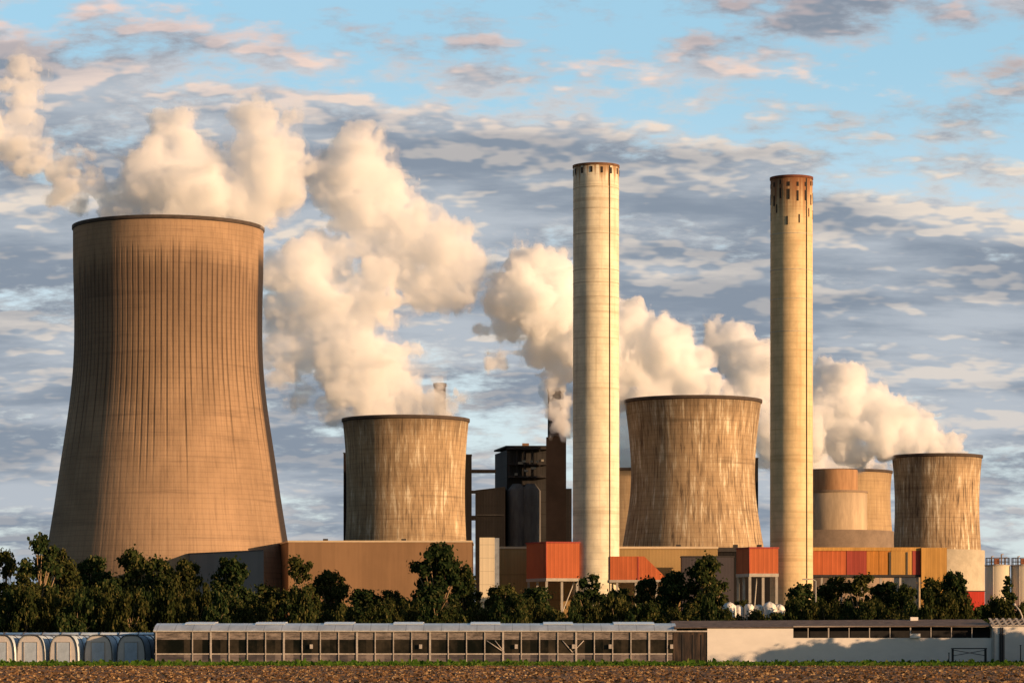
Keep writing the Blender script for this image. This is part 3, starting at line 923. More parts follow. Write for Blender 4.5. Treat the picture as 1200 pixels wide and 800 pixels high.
# ploughed ridges as real relief
xs = np.arange(-75, 75.01, .5)
ys = np.arange(120, 276.01, .8)
zz = 0.012 + np.abs(rng.normal(0, .05, (len(xs), len(ys)))) + .05 * (1 + np.sin(ys * 2 * math.pi / 3.2))[None, :]
zz[:, -3:] *= .3
ii = np.arange(len(xs) * len(ys)).reshape(len(xs), len(ys))
mb = MB()
mb.add([(x, y, zz[i, j]) for i, x in enumerate(xs) for j, y in enumerate(ys)],
       [(ii[i, j], ii[i + 1, j], ii[i + 1, j + 1], ii[i, j + 1]) for i in range(len(xs) - 1) for j in range(len(ys) - 1)])
tag(mb.build('field', m), kind='structure')


def tri_scatter(name, P, size, mat, up, rng, kind='stuff', label=None, thick=True):
    """many small leaf or clod faces as one mesh; up: how upright"""
    n = len(P)
    ang = rng.uniform(0, 2 * math.pi, n)
    tilt = rng.normal(0, .5, n)
    sz = rng.uniform(.55, 1.25, n) * size
    dirx = np.stack([np.cos(ang), np.sin(ang), np.zeros(n)], 1)
    upv = np.stack([-np.sin(ang) * np.sin(tilt), np.cos(ang) * np.sin(tilt), np.abs(np.cos(tilt))], 1)
    w_ = sz[:, None] * dirx
    h_ = (sz * up)[:, None] * upv
    V = np.empty((n, 4, 3))
    V[:, 0] = P - w_ * .5
    V[:, 1] = P + w_ * .5
    V[:, 2] = P + w_ * .22 + h_
    V[:, 3] = P - w_ * .3 + h_ * .8
    me = bpy.data.meshes.new(name)
    me.vertices.add(4 * n)
    me.vertices.foreach_set('co', V.astype(np.float32).ravel())
    me.loops.add(4 * n)
    me.loops.foreach_set('vertex_index', np.arange(4 * n, dtype=np.int32))
    me.polygons.add(n)
    me.polygons.foreach_set('loop_start', np.arange(0, 4 * n, 4, dtype=np.int32))
    me.polygons.foreach_set('loop_total', np.full(n, 4, np.int32))
    me.update(calc_edges=True)
    me.materials.append(mat)
    o = bpy.data.objects.new(name, me)
    C.objects.link(o)
    return tag(o, label, kind=kind)


def leaf_mat(name, a, b, c3=None, trans=.25):
    m, t, out = new_mat(name)
    g = t.node('ShaderNodeNewGeometry')
    r = g.outputs['Random Per Island']
    oi = t.node('ShaderNodeObjectInfo').outputs['Random']
    c = t.mix(r, a, b)
    if c3:
        c = t.mix(t.step(t.m('FRACT', t.m('MULTIPLY', r, 17.3)), .72, .95), c, c3)
    c = t.mix(t.m('MULTIPLY', oi, .35), c, tuple(k * .55 for k in a))
    dfs = t.node('ShaderNodeBsdfDiffuse', {'Color': c, 'Roughness': .6})
    tr = t.node('ShaderNodeBsdfTranslucent', {'Color': c})
    mx = t.node('ShaderNodeMixShader', {0: trans, 1: dfs.outputs[0], 2: tr.outputs[0]})
    t.put(out.inputs['Surface'], mx.outputs[0])
    return m


# clods and dry stalks on the field
n = 42000
yy = 120 + 156 * rng.random(n) ** 1.0
P = np.stack([rng.uniform(-1, 1, n) * (yy * .172 + 4), yy, np.full(n, .02)], 1)
tri_scatter('dry_stubble', P, .26, leaf_mat('dry stalk', (0.065, 0.034, 0.018), (0.27, 0.15, 0.07), (0.46, 0.31, 0.16), .1), .75, rng,
            label='dry orange brown stubble and clods over the tilled field')
M['grass'] = leaf_mat('verge grass', (0.050, 0.11, 0.012), (0.11, 0.20, 0.025), (0.15, 0.17, 0.04), .3)
m, t, out = new_mat('short verge turf')
o = t.node('ShaderNodeTexCoord').outputs['Object']
c = t.mix(t.step(t.noise(o, 1.5, 5, .6), .35, .65), (0.04, 0.09, 0.012), (0.09, 0.16, 0.02))
finish(t, out, c, .95)
tag(MB().add([(-95, 276, .05), (95, 276, .05), (95, 338, .05), (-95, 338, .05)], [(0, 1, 2, 3)]).build('grass_verge', m), kind='structure')
n = 26000
yy = rng.uniform(277, 337.5, n)
xx_ = rng.uniform(-62, 62, n)
P = np.stack([xx_, yy, np.full(n, .03)], 1)
clump = .5 + .5 * np.sin(xx_ * .9 + 2 * np.sin(yy * .31)) * np.sin(xx_ * .37 + yy * .5)
hgt = .20 + .11 * clump ** 2 + .30 * (rng.random(n) ** 16)
tri_scatter('verge_grass', P, hgt, M['grass'], 1.1, rng, label='strip of fresh green grass between the field and the greenhouses')

# ------------------------------------------------------------------ glasshouse
D = 340
M['frame'] = plain('weathered pale frame', (0.46, 0.40, 0.35), .7, .3, 2.0)
M['glazing'] = None
m, t, out = new_mat('old glass with painted reflections')
o = t.node('ShaderNodeTexCoord').outputs['Object']
nz = t.noise(o, .5, 5, .65)
cellw = t.node('ShaderNodeTexWhiteNoise', {'W': t.m('FLOOR', t.m('DIVIDE', t.xyz(o)[0], 2.0))}, noise_dimensions='1D').outputs[0]
nz = t.m('ADD', t.m('MULTIPLY', nz, .8), t.m('MULTIPLY', cellw, .25))
c = t.mix(t.step(nz, .35, .8), (0.005, 0.006, 0.004), (0.055, 0.043, 0.030))  # brown mottling paints dim reflections into the dark pane colour
finish(t, out, c, .30, spec=.12)
M['glazing'] = m
m, t, out = new_mat('grimy lower panel')
o = t.node('ShaderNodeTexCoord').outputs['Object']
x, y, z = t.xyz(o)
nz = t.noise(t.vec(t.m('MULTIPLY', x, .35), 0, t.m('MULTIPLY', z, 2.2)), 1, 6, .7)
n2_ = t.noise(o, 3, 4, .6)
cellw = t.node('ShaderNodeTexWhiteNoise', {'W': t.m('FLOOR', t.m('DIVIDE', x, 2.0))}, noise_dimensions='1D').outputs[0]
nz = t.m('ADD', t.m('MULTIPLY', nz, .75), t.m('MULTIPLY', cellw, .25))
c = t.mix(t.step(nz, .3, .75), (0.05, 0.044, 0.05), (0.25, 0.20, 0.18))
c = t.mix(t.m('MULTIPLY', t.step(n2_, .5, .7), .5), c, (0.035, 0.03, 0.032))
finish(t, out, c, .45, spec=.3)
M['lowpanel'] = m
m, t, out = new_mat('milky roof film')
o = t.node('ShaderNodeTexCoord').outputs['Object']
x, y, z = t.xyz(o)
nz = t.noise(t.vec(t.m('MULTIPLY', x, .5), t.m('MULTIPLY', y, .2), 0), 1, 5, .7)
fr = t.m('LESS_THAN', t.m('FRACT', t.m('DIVIDE', x, 1.95)), .05)
c = t.mix(t.step(nz, .35, .7), (0.40, 0.43, 0.46), (0.58, 0.62, 0.66))
c = t.mix(t.m('MULTIPLY', fr, .5), c, (.15, .14, .14))
finish(t, out, c, .35, spec=.5)
M['film'] = m
M['ventfilm'] = plain('clean vent film', (0.66, 0.72, 0.77), .3, .08, .4, spec=.5)
M['upper'] = plain('rolled up brown film', (0.23, 0.185, 0.16), .6, .85, 1.1, stretch=(.6, 1, 3))
M['roofbrown'] = plain('mossy brown roof', (0.17, 0.115, 0.085), .9, .6, 1.6, stretch=(.8, 1, 1))

gx = XX(180, D)
gh = empty('greenhouse', (gx, D, 0), 'long old glasshouse with pale posts, dark windows and a milky roof', 'greenhouse')
off = (gx, D)
x0, x1, x2 = XX(181, D), XX(788, D), XX(828.5, D)
zl, zw0, zw1, ze, zr = ZZ(766.5, D), ZZ(765, D), ZZ(749, D), ZZ(740, D), ZZ(730.5, D + 7)
DEP = 22


def P_(name, m_, mat): return bpart(name, m_, mat, gh, off)


P_('lower_wall', MB().box(x0, x1, D, D + .06, .25, zl), M['lowpanel'])
P_('sill_rail', MB().box(x0, x1, D - .06, D + .1, zl + .005, zw0), M['frame'])
P_('window_glass', MB().box(x0, x1, D + .02, D + .06, zw0 + .005, zw1), M['glazing'])
P_('upper_wall', MB().box(x0, x1, D + .0, D + .06, zw1 + .005, ze), M['upper'])
P_('eave_beam', MB().box(x0 - .1, x2, D - .22, D + .12, ze + .005, ze + .16), M['frame'])
P_('base_wall', MB().box(x0, x1, D - .05, D + .15, 0, .24), plain('mossy plinth', (.12, .10, .08), .9, .3, 2))
# rounded left shoulder, end wall, back
P_('end_wall', MB().box(x0 - .04, x0 - .005, D, D + DEP, 0, ze), M['lowpanel'])
P_('back_wall', MB().box(x0, x1, D + DEP - .06, D + DEP, 0, ze), M['lowpanel'])
prof = [(D - .25, ze + .17), (D + .5, ze + .42), (D + 1.6, ze + .72), (D + 3.5, ze + .98), (D + 7, zr), (D + DEP, ze + .2)]


def roof_strip(xa, xb, pr, th=.06):
    mb = MB()
    vs = [(x, y, z) for x in (xa, xb) for y, z in pr] + [(x, y, z - th) for x in (xa, xb) for y, z in pr]
    n = len(pr)
    fs = []
    for i in range(n - 1):
        fs += [(i, n + i, n + i + 1, i + 1), (2 * n + i, 2 * n + i + 1, 3 * n + i + 1, 3 * n + i)]
    fs += [(0, 2 * n, 3 * n, n), (n - 1, 2 * n - 1, 4 * n - 1, 3 * n - 1)]
    for i in range(n - 1):
        fs += [(i, i + 1, 2 * n + i + 1, 2 * n + i), (n + i, 3 * n + i, 3 * n + i + 1, n + i + 1)]
    return mb.add(vs, fs)


P_('roof', roof_strip(x0 - .1, XX(793, D), prof), M['film'])
sh = []
for k in range(9):
    a = math.pi / 2 * k / 8
    sh.append((x0 - .1 - 1.0 * math.sin(a) * 0, D - .2, 0))
for xa in (214, 297, 378, 460, 551, 637, 720):
    wv = 35 if xa < 720 else 48
    rv = P_('roof_vent', roof_strip(XX(xa, D), XX(xa + wv, D), [(D + 2.2, ze + .90), (D + 3.6, ze + 1.08), (D + 6.6, zr + .22), (D + 6.65, zr + .12)], .05), M['ventfilm'])
    MB().tube([(XX(xa, D), D + 6.7, zr + .12), (XX(xa + wv, D), D + 6.7, zr + .12)], .06, 6).build('vent_hinge', M['frame'], rv)
px = 183.0
k = 0
while px < 790:
    if not 196 < px < 246 or k % 2 == 0:
        thick = .10 if k % 4 == 3 else .05
        P_('post', MB().box(XX(px, D) - thick, XX(px, D) + thick, D - .12, D - .065, .02, ze), M['frame'])
    px += 21.4
    k += 1
for px in (365, 493, 605, 672, 715, 787):
    P_('junction_box', MB().box(XX(px, D) - .16, XX(px, D) + .16, D - .28, D - .125, ZZ(759.5, D), ZZ(754.5, D)), M['frame'])
for (a, b) in ((570, 591), (591, 580), (659, 671), (671, 684)):
    P_('brace', MB().tube([(XX(a, D), D - .04, zw1 - .1 if a in (570, 659) else zw0 + .1), (XX(b, D), D - .04, zw0 + .1 if a in (570, 659) else zw1 - .1)], .055, 6), M['frame'])
# darker sheeted bay at the right end
m, t, out = new_mat('dark sheeting')
o = t.node('ShaderNodeTexCoord').outputs['Object']
x, y, z = t.xyz(o)
nz = t.noise(t.vec(t.m('MULTIPLY', x, 2.2), 0, t.m('MULTIPLY', z, .25)), 1, 5, .65)
c = t.mix(t.step(nz, .35, .68), (0.018, 0.014, 0.012), (0.085, 0.052, 0.034))
finish(t, out, c, .5)
M['darksheet'] = m
P_('dark_bay', MB().box(x1 + .1, x2, D - .02, D + .08, 0.02, ze), M['darksheet'])
for px in (800, 812, 822):
    P_('batten', MB().box(XX(px, D) - .04, XX(px, D) + .04, D - .08, D - .025, .05, ze - .3), M['steel'])

# white sheeted packing shed with open slot
M['white'] = plain('white tarpaulin', (0.80, 0.73, 0.66), .6, .09, .35, stretch=(.5, 1, 1))
M['shadow_in'] = plain('painted slot shade', (0.02, 0.018, 0.018), .9, .4, 1.5)
gx2 = XX(990, D)
ws = empty('packing_shed', (gx2, D, 0), 'long low shed wrapped in white sheeting with a dark open slot under its brown roof', 'shed')
off = (gx2, D)


def Q_(name, m_, mat): return bpart(name, m_, mat, ws, off)


xa, xb, xc = x2 + .03, XX(929.5, D), XX(1162, D)
zs, zt2 = ZZ(747, D), ZZ(736, D)
Q_('wall', MB().add([(xa, D - .1, .02), (xc, D - .1, .02), (xc, D - .1, zs), (xb, D - .1, zs), (xb, D - .1, zt2), (xa, D - .1, zt2),
                     (xa, D + .05, .02), (xc, D + .05, .02), (xc, D + .05, zs), (xb, D + .05, zs), (xb, D + .05, zt2), (xa, D + .05, zt2)],
                    [(0, 1, 2, 3, 4, 5), (11, 10, 9, 8, 7, 6), (2, 1, 7, 8), (3, 2, 8, 9), (4, 3, 9, 10), (5, 4, 10, 11), (0, 5, 11, 6), (1, 0, 6, 7)]), M['white'])
Q_('slot_backing', MB().box(xb, xc, D + 1.2, D + 1.3, zs - .3, ZZ(733.5, D)), M['shadow_in'])  # near black sheet painted for the shade behind the open slot
Q_('slot_rail', MB().box(xb + .02, xc, D - .06, D + .06, ZZ(734.4, D), ZZ(733, D)), M['frame'])
for k, px in enumerate((947, 971, 995, 1019, 1043, 1067, 1091, 1115, 1139)):
    tw = .07 if k in (1, 5) else .045
    Q_('slot_post', MB().box(XX(px, D) - tw, XX(px, D) + tw, D - .04, D + .05, zs + .005, ZZ(734.5, D)), M['frame'])
Q_('roof', MB().add([(XX(790, D), D - .25, ZZ(735, D)), (xc, D - .25, ZZ(735, D) + .22), (xc, D + 7, ZZ(725.2, D + 7)), (XX(790, D), D + 7, ZZ(727, D + 7)),
                     (XX(790, D), D + 20, ZZ(735, D)), (xc, D + 20, ZZ(735, D))] +
                    [(XX(790, D), D - .25, ZZ(736, D) + .02), (xc, D - .25, ZZ(736, D) + .24), (xc, D + 20, ZZ(736, D)), (XX(790, D), D + 20, ZZ(736, D))],
                    [(0, 1, 2, 3), (3, 2, 5, 4), (6, 7, 1, 0), (9, 8, 7, 6), (4, 5, 8, 9), (1, 7, 8, 5, 2), (0, 3, 4, 9, 6)]), M['roofbrown'])
for (px, py) in ((1072, 744.5),):
    Q_('pale_box', MB().box(XX(px - 6, D), XX(px + 6, D), D - .35, D - .11, ZZ(py + 2.6, D), ZZ(py - 2.6, D)), M['white'])  # plain small white box, not a lamp
Q_('roof_box', MB().box(XX(1067, D + 6), XX(1076, D + 6), D + 6, D + 6.4, ZZ(727.5, D + 6), ZZ(722.6, D + 6)), M['white'])  # plain white box on the roof, gives no light

# pale end house at the right
eh = empty('packing_shed', (XX(1185, D), D, 0), 'pale shed with a slatted white roof edge at the right end of the row', 'shed')
off = (XX(1185, D), D)
xd = XX(1260, D)
bpart('wall', MB().box(xc + .05, xd, D - .25, D + 8, .02, ZZ(733.5, D)), M['white'], eh, off)
bpart('roof', MB().box(xc - .1, xd, D - .4, D + 8.2, ZZ(733.5, D) + .005, ZZ(731.8, D)), M['frame'], eh, off)
for kk in range(13):
    x = XX(1163, D) + kk * .72
    bpart('roof_slat', MB().add([(x, D - .45, ZZ(732, D)), (x + .26, D - .45, ZZ(732, D)), (x + .0, D + 1.2, ZZ(723.5, D)), (x - .26, D + 1.2, ZZ(723.5, D)),
                                 (x, D - .40, ZZ(732, D) - .05), (x + .26, D - .40, ZZ(732, D) - .05), (x + .0, D + 1.25, ZZ(723.5, D) - .05), (x - .26, D + 1.25, ZZ(723.5, D) - .05)],
                                [(0, 1, 2, 3), (7, 6, 5, 4), (0, 4, 5, 1), (1, 5, 6, 2), (2, 6, 7, 3), (3, 7, 4, 0)]), M['galv'], eh, off)
bpart('roof_board', MB().add([(xc, D + 1.3, ZZ(733, D)), (xd, D + 1.3, ZZ(733, D)), (xd, D + 1.3, ZZ(724.5, D)), (xc, D + 1.3, ZZ(724.5, D)),
                              (xc, D + 1.5, ZZ(733, D)), (xd, D + 1.5, ZZ(733, D)), (xd, D + 1.5, ZZ(724.5, D)), (xc, D + 1.5, ZZ(724.5, D))],
                             [(0, 1, 2, 3), (7, 6, 5, 4), (0, 4, 5, 1), (1, 5, 6, 2), (2, 6, 7, 3), (3, 7, 4, 0)]), M['slate'], eh, off)
for px in (1164, 1172, 1174.5):
    bpart('post', MB().box(XX(px, D) - .07, XX(px, D) + .07, D - .4, D - .26, .02, ZZ(735, D)), M['frame'] if px < 1170 else M['steel'], eh, off)
bpart('hatch', MB().box(XX(1170, D), XX(1177, D), D - .29, D - .255, .1, ZZ(742, D)), M['slate'], eh, off)

# black frame rack standing in front of the white sheeting
D = 333
rk = empty('frame_rack', (XX(1136, D), D, 0), 'black cross braced frame rack standing on the grass before the white shed', 'rack')
ra, rb_ = XX(1117, D) - XX(1136, D), XX(1155.5, D) - XX(1136, D)
rz = ZZ(760, D)
for x in (ra, rb_):
    for y in (0, .8):
        MB().box(x - .06, x + .06, y - .06, y + .06, .05, rz).build('leg', M['steel'], rk)
MB().box(ra - .1, rb_ + .1, -.1, .9, rz + .005, rz + .12).build('top_rail', M['steel'], rk)
MB().tube([(ra, -.02, .9), (rb_, -.02, rz - .1)], .035, 6).build('brace', M['steel'], rk)
MB().tube([(ra, .02, rz - .1), (rb_, .02, .9)], .035, 6).build('brace', M['steel'], rk)
for px in (1112, 1196):
    o = empty('stake', (XX(px, D), D, 0), 'thin dark stake in the grass left of the black frame rack' if px == 1112 else 'dark stubby post on the grass before the pale end shed', 'stake')
    MB().box(-.05, .05, -.05, .05, 0, ZZ(765 if px == 1112 else 756, D)).build('shaft', M['steel'], o)
    MB().box(-.09, .09, -.09, .09, ZZ(765 if px == 1112 else 756, D) + .005, ZZ(765 if px == 1112 else 756, D) + .08).build('cap', M['steel'], o)

# ------------------------------------------------------------------ polytunnels
D = 344.5
m, t, out = new_mat('hazy tunnel film')
o = t.node('ShaderNodeTexCoord').outputs['Object']
nz = t.noise(o, .8, 5, .65)
c = t.mix(t.step(nz, .35, .68), (0.52, 0.60, 0.67), (0.70, 0.77, 0.82))
b1 = t.node('ShaderNodeBsdfPrincipled', {'Base Color': c, 'Roughness': .25, 'Specular IOR Level': .8})
b2 = t.node('ShaderNodeBsdfTranslucent', {'Color': (.55, .62, .68, 1)})
t.put(out.inputs['Surface'], t.node('ShaderNodeMixShader', {0: .25, 1: b1.outputs[0], 2: b2.outputs[0]}).outputs[0])
M['tfilm'] = m
M['tend'] = plain('tunnel end film', (0.66, 0.60, 0.56), .4, .12, 1.0)
M['tdoor'] = plain('blue grey tunnel door', (0.48, 0.55, 0.64), .4, .2, 1.0)
M['hoop'] = plain('dark hoop steel', (0.07, 0.065, 0.065), .6)
HW, HT = 1.6, 3.15


def arch(n=17, hw=HW, ht=HT):
    pts = []
    for k in range(n):
        a = math.pi * k / (n - 1)
        pts.append((-hw * math.copysign(abs(math.cos(a)) ** .62, math.cos(a)), ht * math.sin(a) ** .62 if 0 < a < math.pi - 1e-6 else 0))
    return pts


def tunnel(label):
    root = empty('polytunnel', (0, 0, 0), label, 'polytunnel', 'polytunnels left of the glasshouse')
    A = arch()
    L = 9
    n = len(A)
    mb = MB()
    vs = [(x, y, z) for y in (0, L) for x, z in A] + [(x * .985, y, z * .985) for y in (0, L) for x, z in A]
    fs = []
    for i in range(n - 1):
        fs.append((i, i + 1, n + i + 1, n + i))
        fs.append((2 * n + i, 3 * n + i, 3 * n + i + 1, 2 * n + i + 1))
        fs.append((i, 2 * n + i, 2 * n + i + 1, i + 1))
        fs.append((n + i, n + i + 1, 3 * n + i + 1, 3 * n + i))
    mb.add(vs, fs, True)
    mb.build('film', M['tfilm'], root)
    for y in np.arange(0.0, L, 2.6):
        MB().tube([(x * 1.015, y, z * 1.012) for x, z in A], 0.04 if y > .1 else .06, 5).build('hoop', M['hoop'], root)
    e = MB()
    e.add([(x * .97, .04, z * .97) for x, z in A] + [(x * .97, .10, z * .97) for x, z in A],
          [tuple(range(n)), tuple(range(2 * n - 1, n - 1, -1))])
    ew = e.build('end_wall', M['tend'], root)
    dr = MB().box(-.78, .72, -.03, .03, .03, 2.35).build('door', M['tdoor'], ew)
    fr = MB().box(-.80, -.725, -.06, .035, .02, 2.36).box(.725, .80, -.06, .035, .02, 2.36).box(-.80, .80, -.06, .035, 2.365, 2.44)
    fr.build('door_frame', M['frame'], ew)
    return root


tl = None
labs = ['polytunnel cut off by the left edge of the picture', 'second polytunnel from the left edge, its end film lit pink', 'third polytunnel from the left edge, end film lit pink and a blue door',
        'fourth polytunnel from the left edge, end wall in blue shade', 'polytunnel nearest to the glasshouse, in blue shade']
for k, px in enumerate((2, 37, 76, 116, 155)):
    o = tunnel(labs[0]) if k == 0 else copy_tree(tl)
    if k == 0: tl = o
    o.location = (XX(px, D) - .15, D + .35 * (k % 2), 0)
    o.rotation_euler.z = R(-9)
    o['label'] = labs[k]
o = copy_tree(tl)
o.location = (XX(-38, D), D, 0)
o.rotation_euler.z = R(-9)
o['label'] = 'polytunnel just beyond the left edge of the picture'

# long film house lying across behind the tunnels
fh = empty('film_house', (XX(85, 356), 356, 0), 'long low blue film house lying crosswise behind the polytunnels', 'film house')
A = arch(17, 3.2, 3.5)
q0, q1 = XX(-60, 356) - XX(85, 356), XX(182, 356) - XX(85, 356)
n = len(A)
mb = MB()
vs = [(x, y, z) for x in (q0, q1) for y, z in A] + [(x, y * .985, z * .985) for x in (q0, q1) for y, z in A]
fs = []
for i in range(n - 1):
    fs += [(i, n + i, n + i + 1, i + 1), (2 * n + i, 2 * n + i + 1, 3 * n + i + 1, 3 * n + i), (i, i + 1, 2 * n + i + 1, 2 * n + i), (n + i, 3 * n + i, 3 * n + i + 1, n + i + 1)]
mb.add(vs, fs, True).build('film', M['tfilm'], fh)
for x in np.arange(q0, q1, 2.2):
    MB().tube([(x, y * 1.01, z * 1.01) for y, z in A], .05, 5).build('hoop', M['hoop'], fh)
for x in (q0 + .05, q1 - .05):
    MB().add([(x, y * .98, z * .98) for y, z in A] + [(x + .04, y * .98, z * .98) for y, z in A], [tuple(range(n)), tuple(range(2 * n - 1, n - 1, -1))]).build('end_wall', M['tdoor'], fh)

# ------------------------------------------------------------------ trees
M['bark'] = plain('pale brown bark', (0.34, 0.23, 0.13), .95, .4, 2.0, stretch=(1, 1, .3))
LEAF = [leaf_mat('dark leaves', (0.021, 0.034, 0.012), (0.064, 0.078, 0.023), (0.160, 0.137, 0.046), .25),
        leaf_mat('olive leaves', (0.033, 0.044, 0.013), (0.091, 0.094, 0.029), (0.181, 0.150, 0.049), .25),
        leaf_mat('deep green leaves', (0.017, 0.034, 0.013), (0.051, 0.073, 0.023), (0.127, 0.124, 0.044), .2)]


def leaves_mesh(name, P, N, size, mat, rng):
    n = len(P)
    nrm = N + rng.normal(0, .75, (n, 3))
    nrm /= np.linalg.norm(nrm, axis=1)[:, None] + 1e-9
    a = rng.normal(0, 1, (n, 3))
    u = np.cross(nrm, a); u /= np.linalg.norm(u, axis=1)[:, None] + 1e-9
    v = np.cross(nrm, u)
    sz = (size * rng.uniform(.55, 1.35, n))[:, None]
    V = np.empty((n, 6, 3))
    V[:, 0] = P - u * sz * .55
    V[:, 1] = P - u * sz * .1 + v * sz * .42
    V[:, 2] = P + u * sz * .5 + v * sz * .22 - nrm * sz * .18
    V[:, 3] = P + u * sz * .62 - nrm * sz * .2
    V[:, 4] = P + u * sz * .35 - v * sz * .38 - nrm * sz * .1
    V[:, 5] = P - u * sz * .2 - v * sz * .40
    me = bpy.data.meshes.new(name)
    me.vertices.add(6 * n)
    me.vertices.foreach_set('co', V.astype(np.float32).ravel())
    F4 = np.arange(6 * n).reshape(n, 6)
    idx = np.concatenate([F4[:, [0, 1, 2, 3]], F4[:, [0, 3, 4, 5]]], 1).astype(np.int32)
    me.loops.add(idx.size)
    me.loops.foreach_set('vertex_index', idx.ravel())
    me.polygons.add(2 * n)
    me.polygons.foreach_set('loop_start', np.arange(0, idx.size, 4, dtype=np.int32))
    me.polygons.foreach_set('loop_total', np.full(2 * n, 4, np.int32))
    me.update(calc_edges=True)
    me.materials.append(mat)
    return me


def make_tree(kind, seed, name):
    """unit-ish tree about 12 m tall: trunk with limbs, crown of leaf sprays in uneven lobes"""
    rng = np.random.default_rng(seed)
    H = 12.0
    lobes = []
    if kind == 'broad':
        for _ in range(84):
            z = rng.uniform(.12, .96) * H
            env = 3.9 * math.sin(min(1, max(.12, (z / H - .02) * 1.02)) * math.pi) ** .55
            a = rng.uniform(0, 2 * math.pi)
            r = env * rng.uniform(.25, 1.0)
            lobes.append((r * math.cos(a), r * math.sin(a), z, rng.uniform(.45, 1.35)))
        nl, size = 11000, .40
    elif kind == 'airy':
        for _ in range(46):
            z = rng.uniform(.16, 1.0) * H
            env = 2.9 * math.sin(min(1, (z / H) * .95) * math.pi) ** .5
            a = rng.uniform(0, 2 * math.pi)
            r = env * rng.uniform(.3, 1.1)
            lobes.append((r * math.cos(a), r * math.sin(a), z, rng.uniform(.55, 1.15)))
        nl, size = 6500, .38
    elif kind == 'shrub':
        for _ in range(26):
            z = rng.uniform(.03, .85) * H
            env = 7.0 * (1 - (z / H) ** 2.2) ** .5
            a = rng.uniform(0, 2 * math.pi)
            r = env * rng.uniform(.15, 1.0)
            lobes.append((r * math.cos(a), r * math.sin(a), z, rng.uniform(1.3, 2.6)))
        nl, size = 7000, .62
    else:  # conifer
        for _ in range(120):
            z = rng.uniform(.04, .98) * H
            env = 3.3 * (1 - z / H) + .15
            a = rng.uniform(0, 2 * math.pi)
            r = env * rng.uniform(.4, 1.0)
            lobes.append((r * math.cos(a), r * math.sin(a), z, .30 + .75 * (1 - z / H) * rng.uniform(.5, 1)))
        nl, size = 9000, .34
    for zc in np.linspace(.18, .9, 8) if kind != 'shrub' else []:
        lobes.append((rng.uniform(-.5, .5), rng.uniform(-.5, .5), zc * H, 1.9 * (1 - zc * .6) if kind == 'broad' else .95 * (1.1 - zc * .6) if kind == 'airy' else 1.5 * (1.02 - zc)))
    L = np.array(lobes)
    wts = L[:, 3] ** 2.2
    wts /= wts.sum()
    ch = rng.choice(len(L), nl, p=wts)
    dirs = rng.normal(0, 1, (nl, 3))
    dirs /= np.linalg.norm(dirs, axis=1)[:, None]
    rad = rng.random(nl) ** .42
    sq = np.array([1, 1, .72])
    P = L[ch, :3] + dirs * sq * (rad * L[ch, 3])[:, None] * np.where(rng.random(nl) < .14, rng.uniform(1.1, 1.75, nl), rng.uniform(.7, 1.15, nl))[:, None]
    P[:, 2] = np.maximum(P[:, 2], .15)
    me_l = leaves_mesh(name + '_crown', P, dirs + np.array([0, 0, .5]), size, LEAF[seed % 3], rng)
    t_ = MB()
    lean = rng.uniform(-.5, .5, 2)
    top = H * (.92 if kind != 'shrub' else .5)
    tr = [(lean[0] * k / 6 + rng.uniform(-.12, .12), lean[1] * k / 6 + rng.uniform(-.12, .12), top * k / 6) for k in range(7)]
    tr[0] = (0, 0, 0)
    r0 = .26 if kind != 'shrub' else .3
    t_.tube(tr, [r0 * (1 - .88 * k / 6) for k in range(7)], 7)
    for l in lobes[::2] if kind != 'conifer' else []:
        zb = max(H * .10, l[2] * .55)
        k = min(5, int(zb / top * 6))
        f = zb / top * 6 - k
        b = np.array(tr[k]) * (1 - f) + np.array(tr[k + 1]) * f
        e = np.array(l[:3])
        mid = b * .5 + e * .5 + np.array([0, 0, -.05 * H * rng.uniform(-.3, 1)])
        t_.tube([b, mid, e], [r0 * .42, r0 * .28, .03], 5)
    me_t = t_.build('trunk', M['bark'])
    tm = me_t.data
    bpy.data.objects.remove(me_t)
    return me_l, tm, H


VAR = {'broad': [make_tree('broad', s, 'broad') for s in (1, 2, 3, 4, 5)],
       'airy': [make_tree('airy', s, 'airy') for s in (10, 11, 12)],
       'shrub': [make_tree('shrub', s, 'shrub') for s in (19, 20, 21, 22)],
       'conifer': [make_tree('conifer', s, 'conifer') for s in (29,)]}
cnt = {}


def plant(kind, px, py, D, wpx, label, group, name='tree', cat='tree'):
    """px: trunk column, py: row of the top, wpx: crown width in photograph pixels"""
    k = cnt.get(kind, 0)
    cnt[kind] = k + 1
    me_l, tm, H = VAR[kind][k % len(VAR[kind])]
    root = empty(name, (XX(px, D), D, 0), label, cat, group, random.uniform(0, 6.28))
    hz_ = ZZ(py, D) / H
    base = {'broad': 8.6, 'airy': 6.8, 'shrub': 14.5, 'conifer': 6.6}[kind]
    wx = wpx * D / F / base
    for nm, me in (('crown', me_l), ('trunk', tm)):
        o = bpy.data.objects.new(nm, me)
        C.objects.link(o)
        o.parent = root
    root.scale = (wx, wx, hz_)
    return root


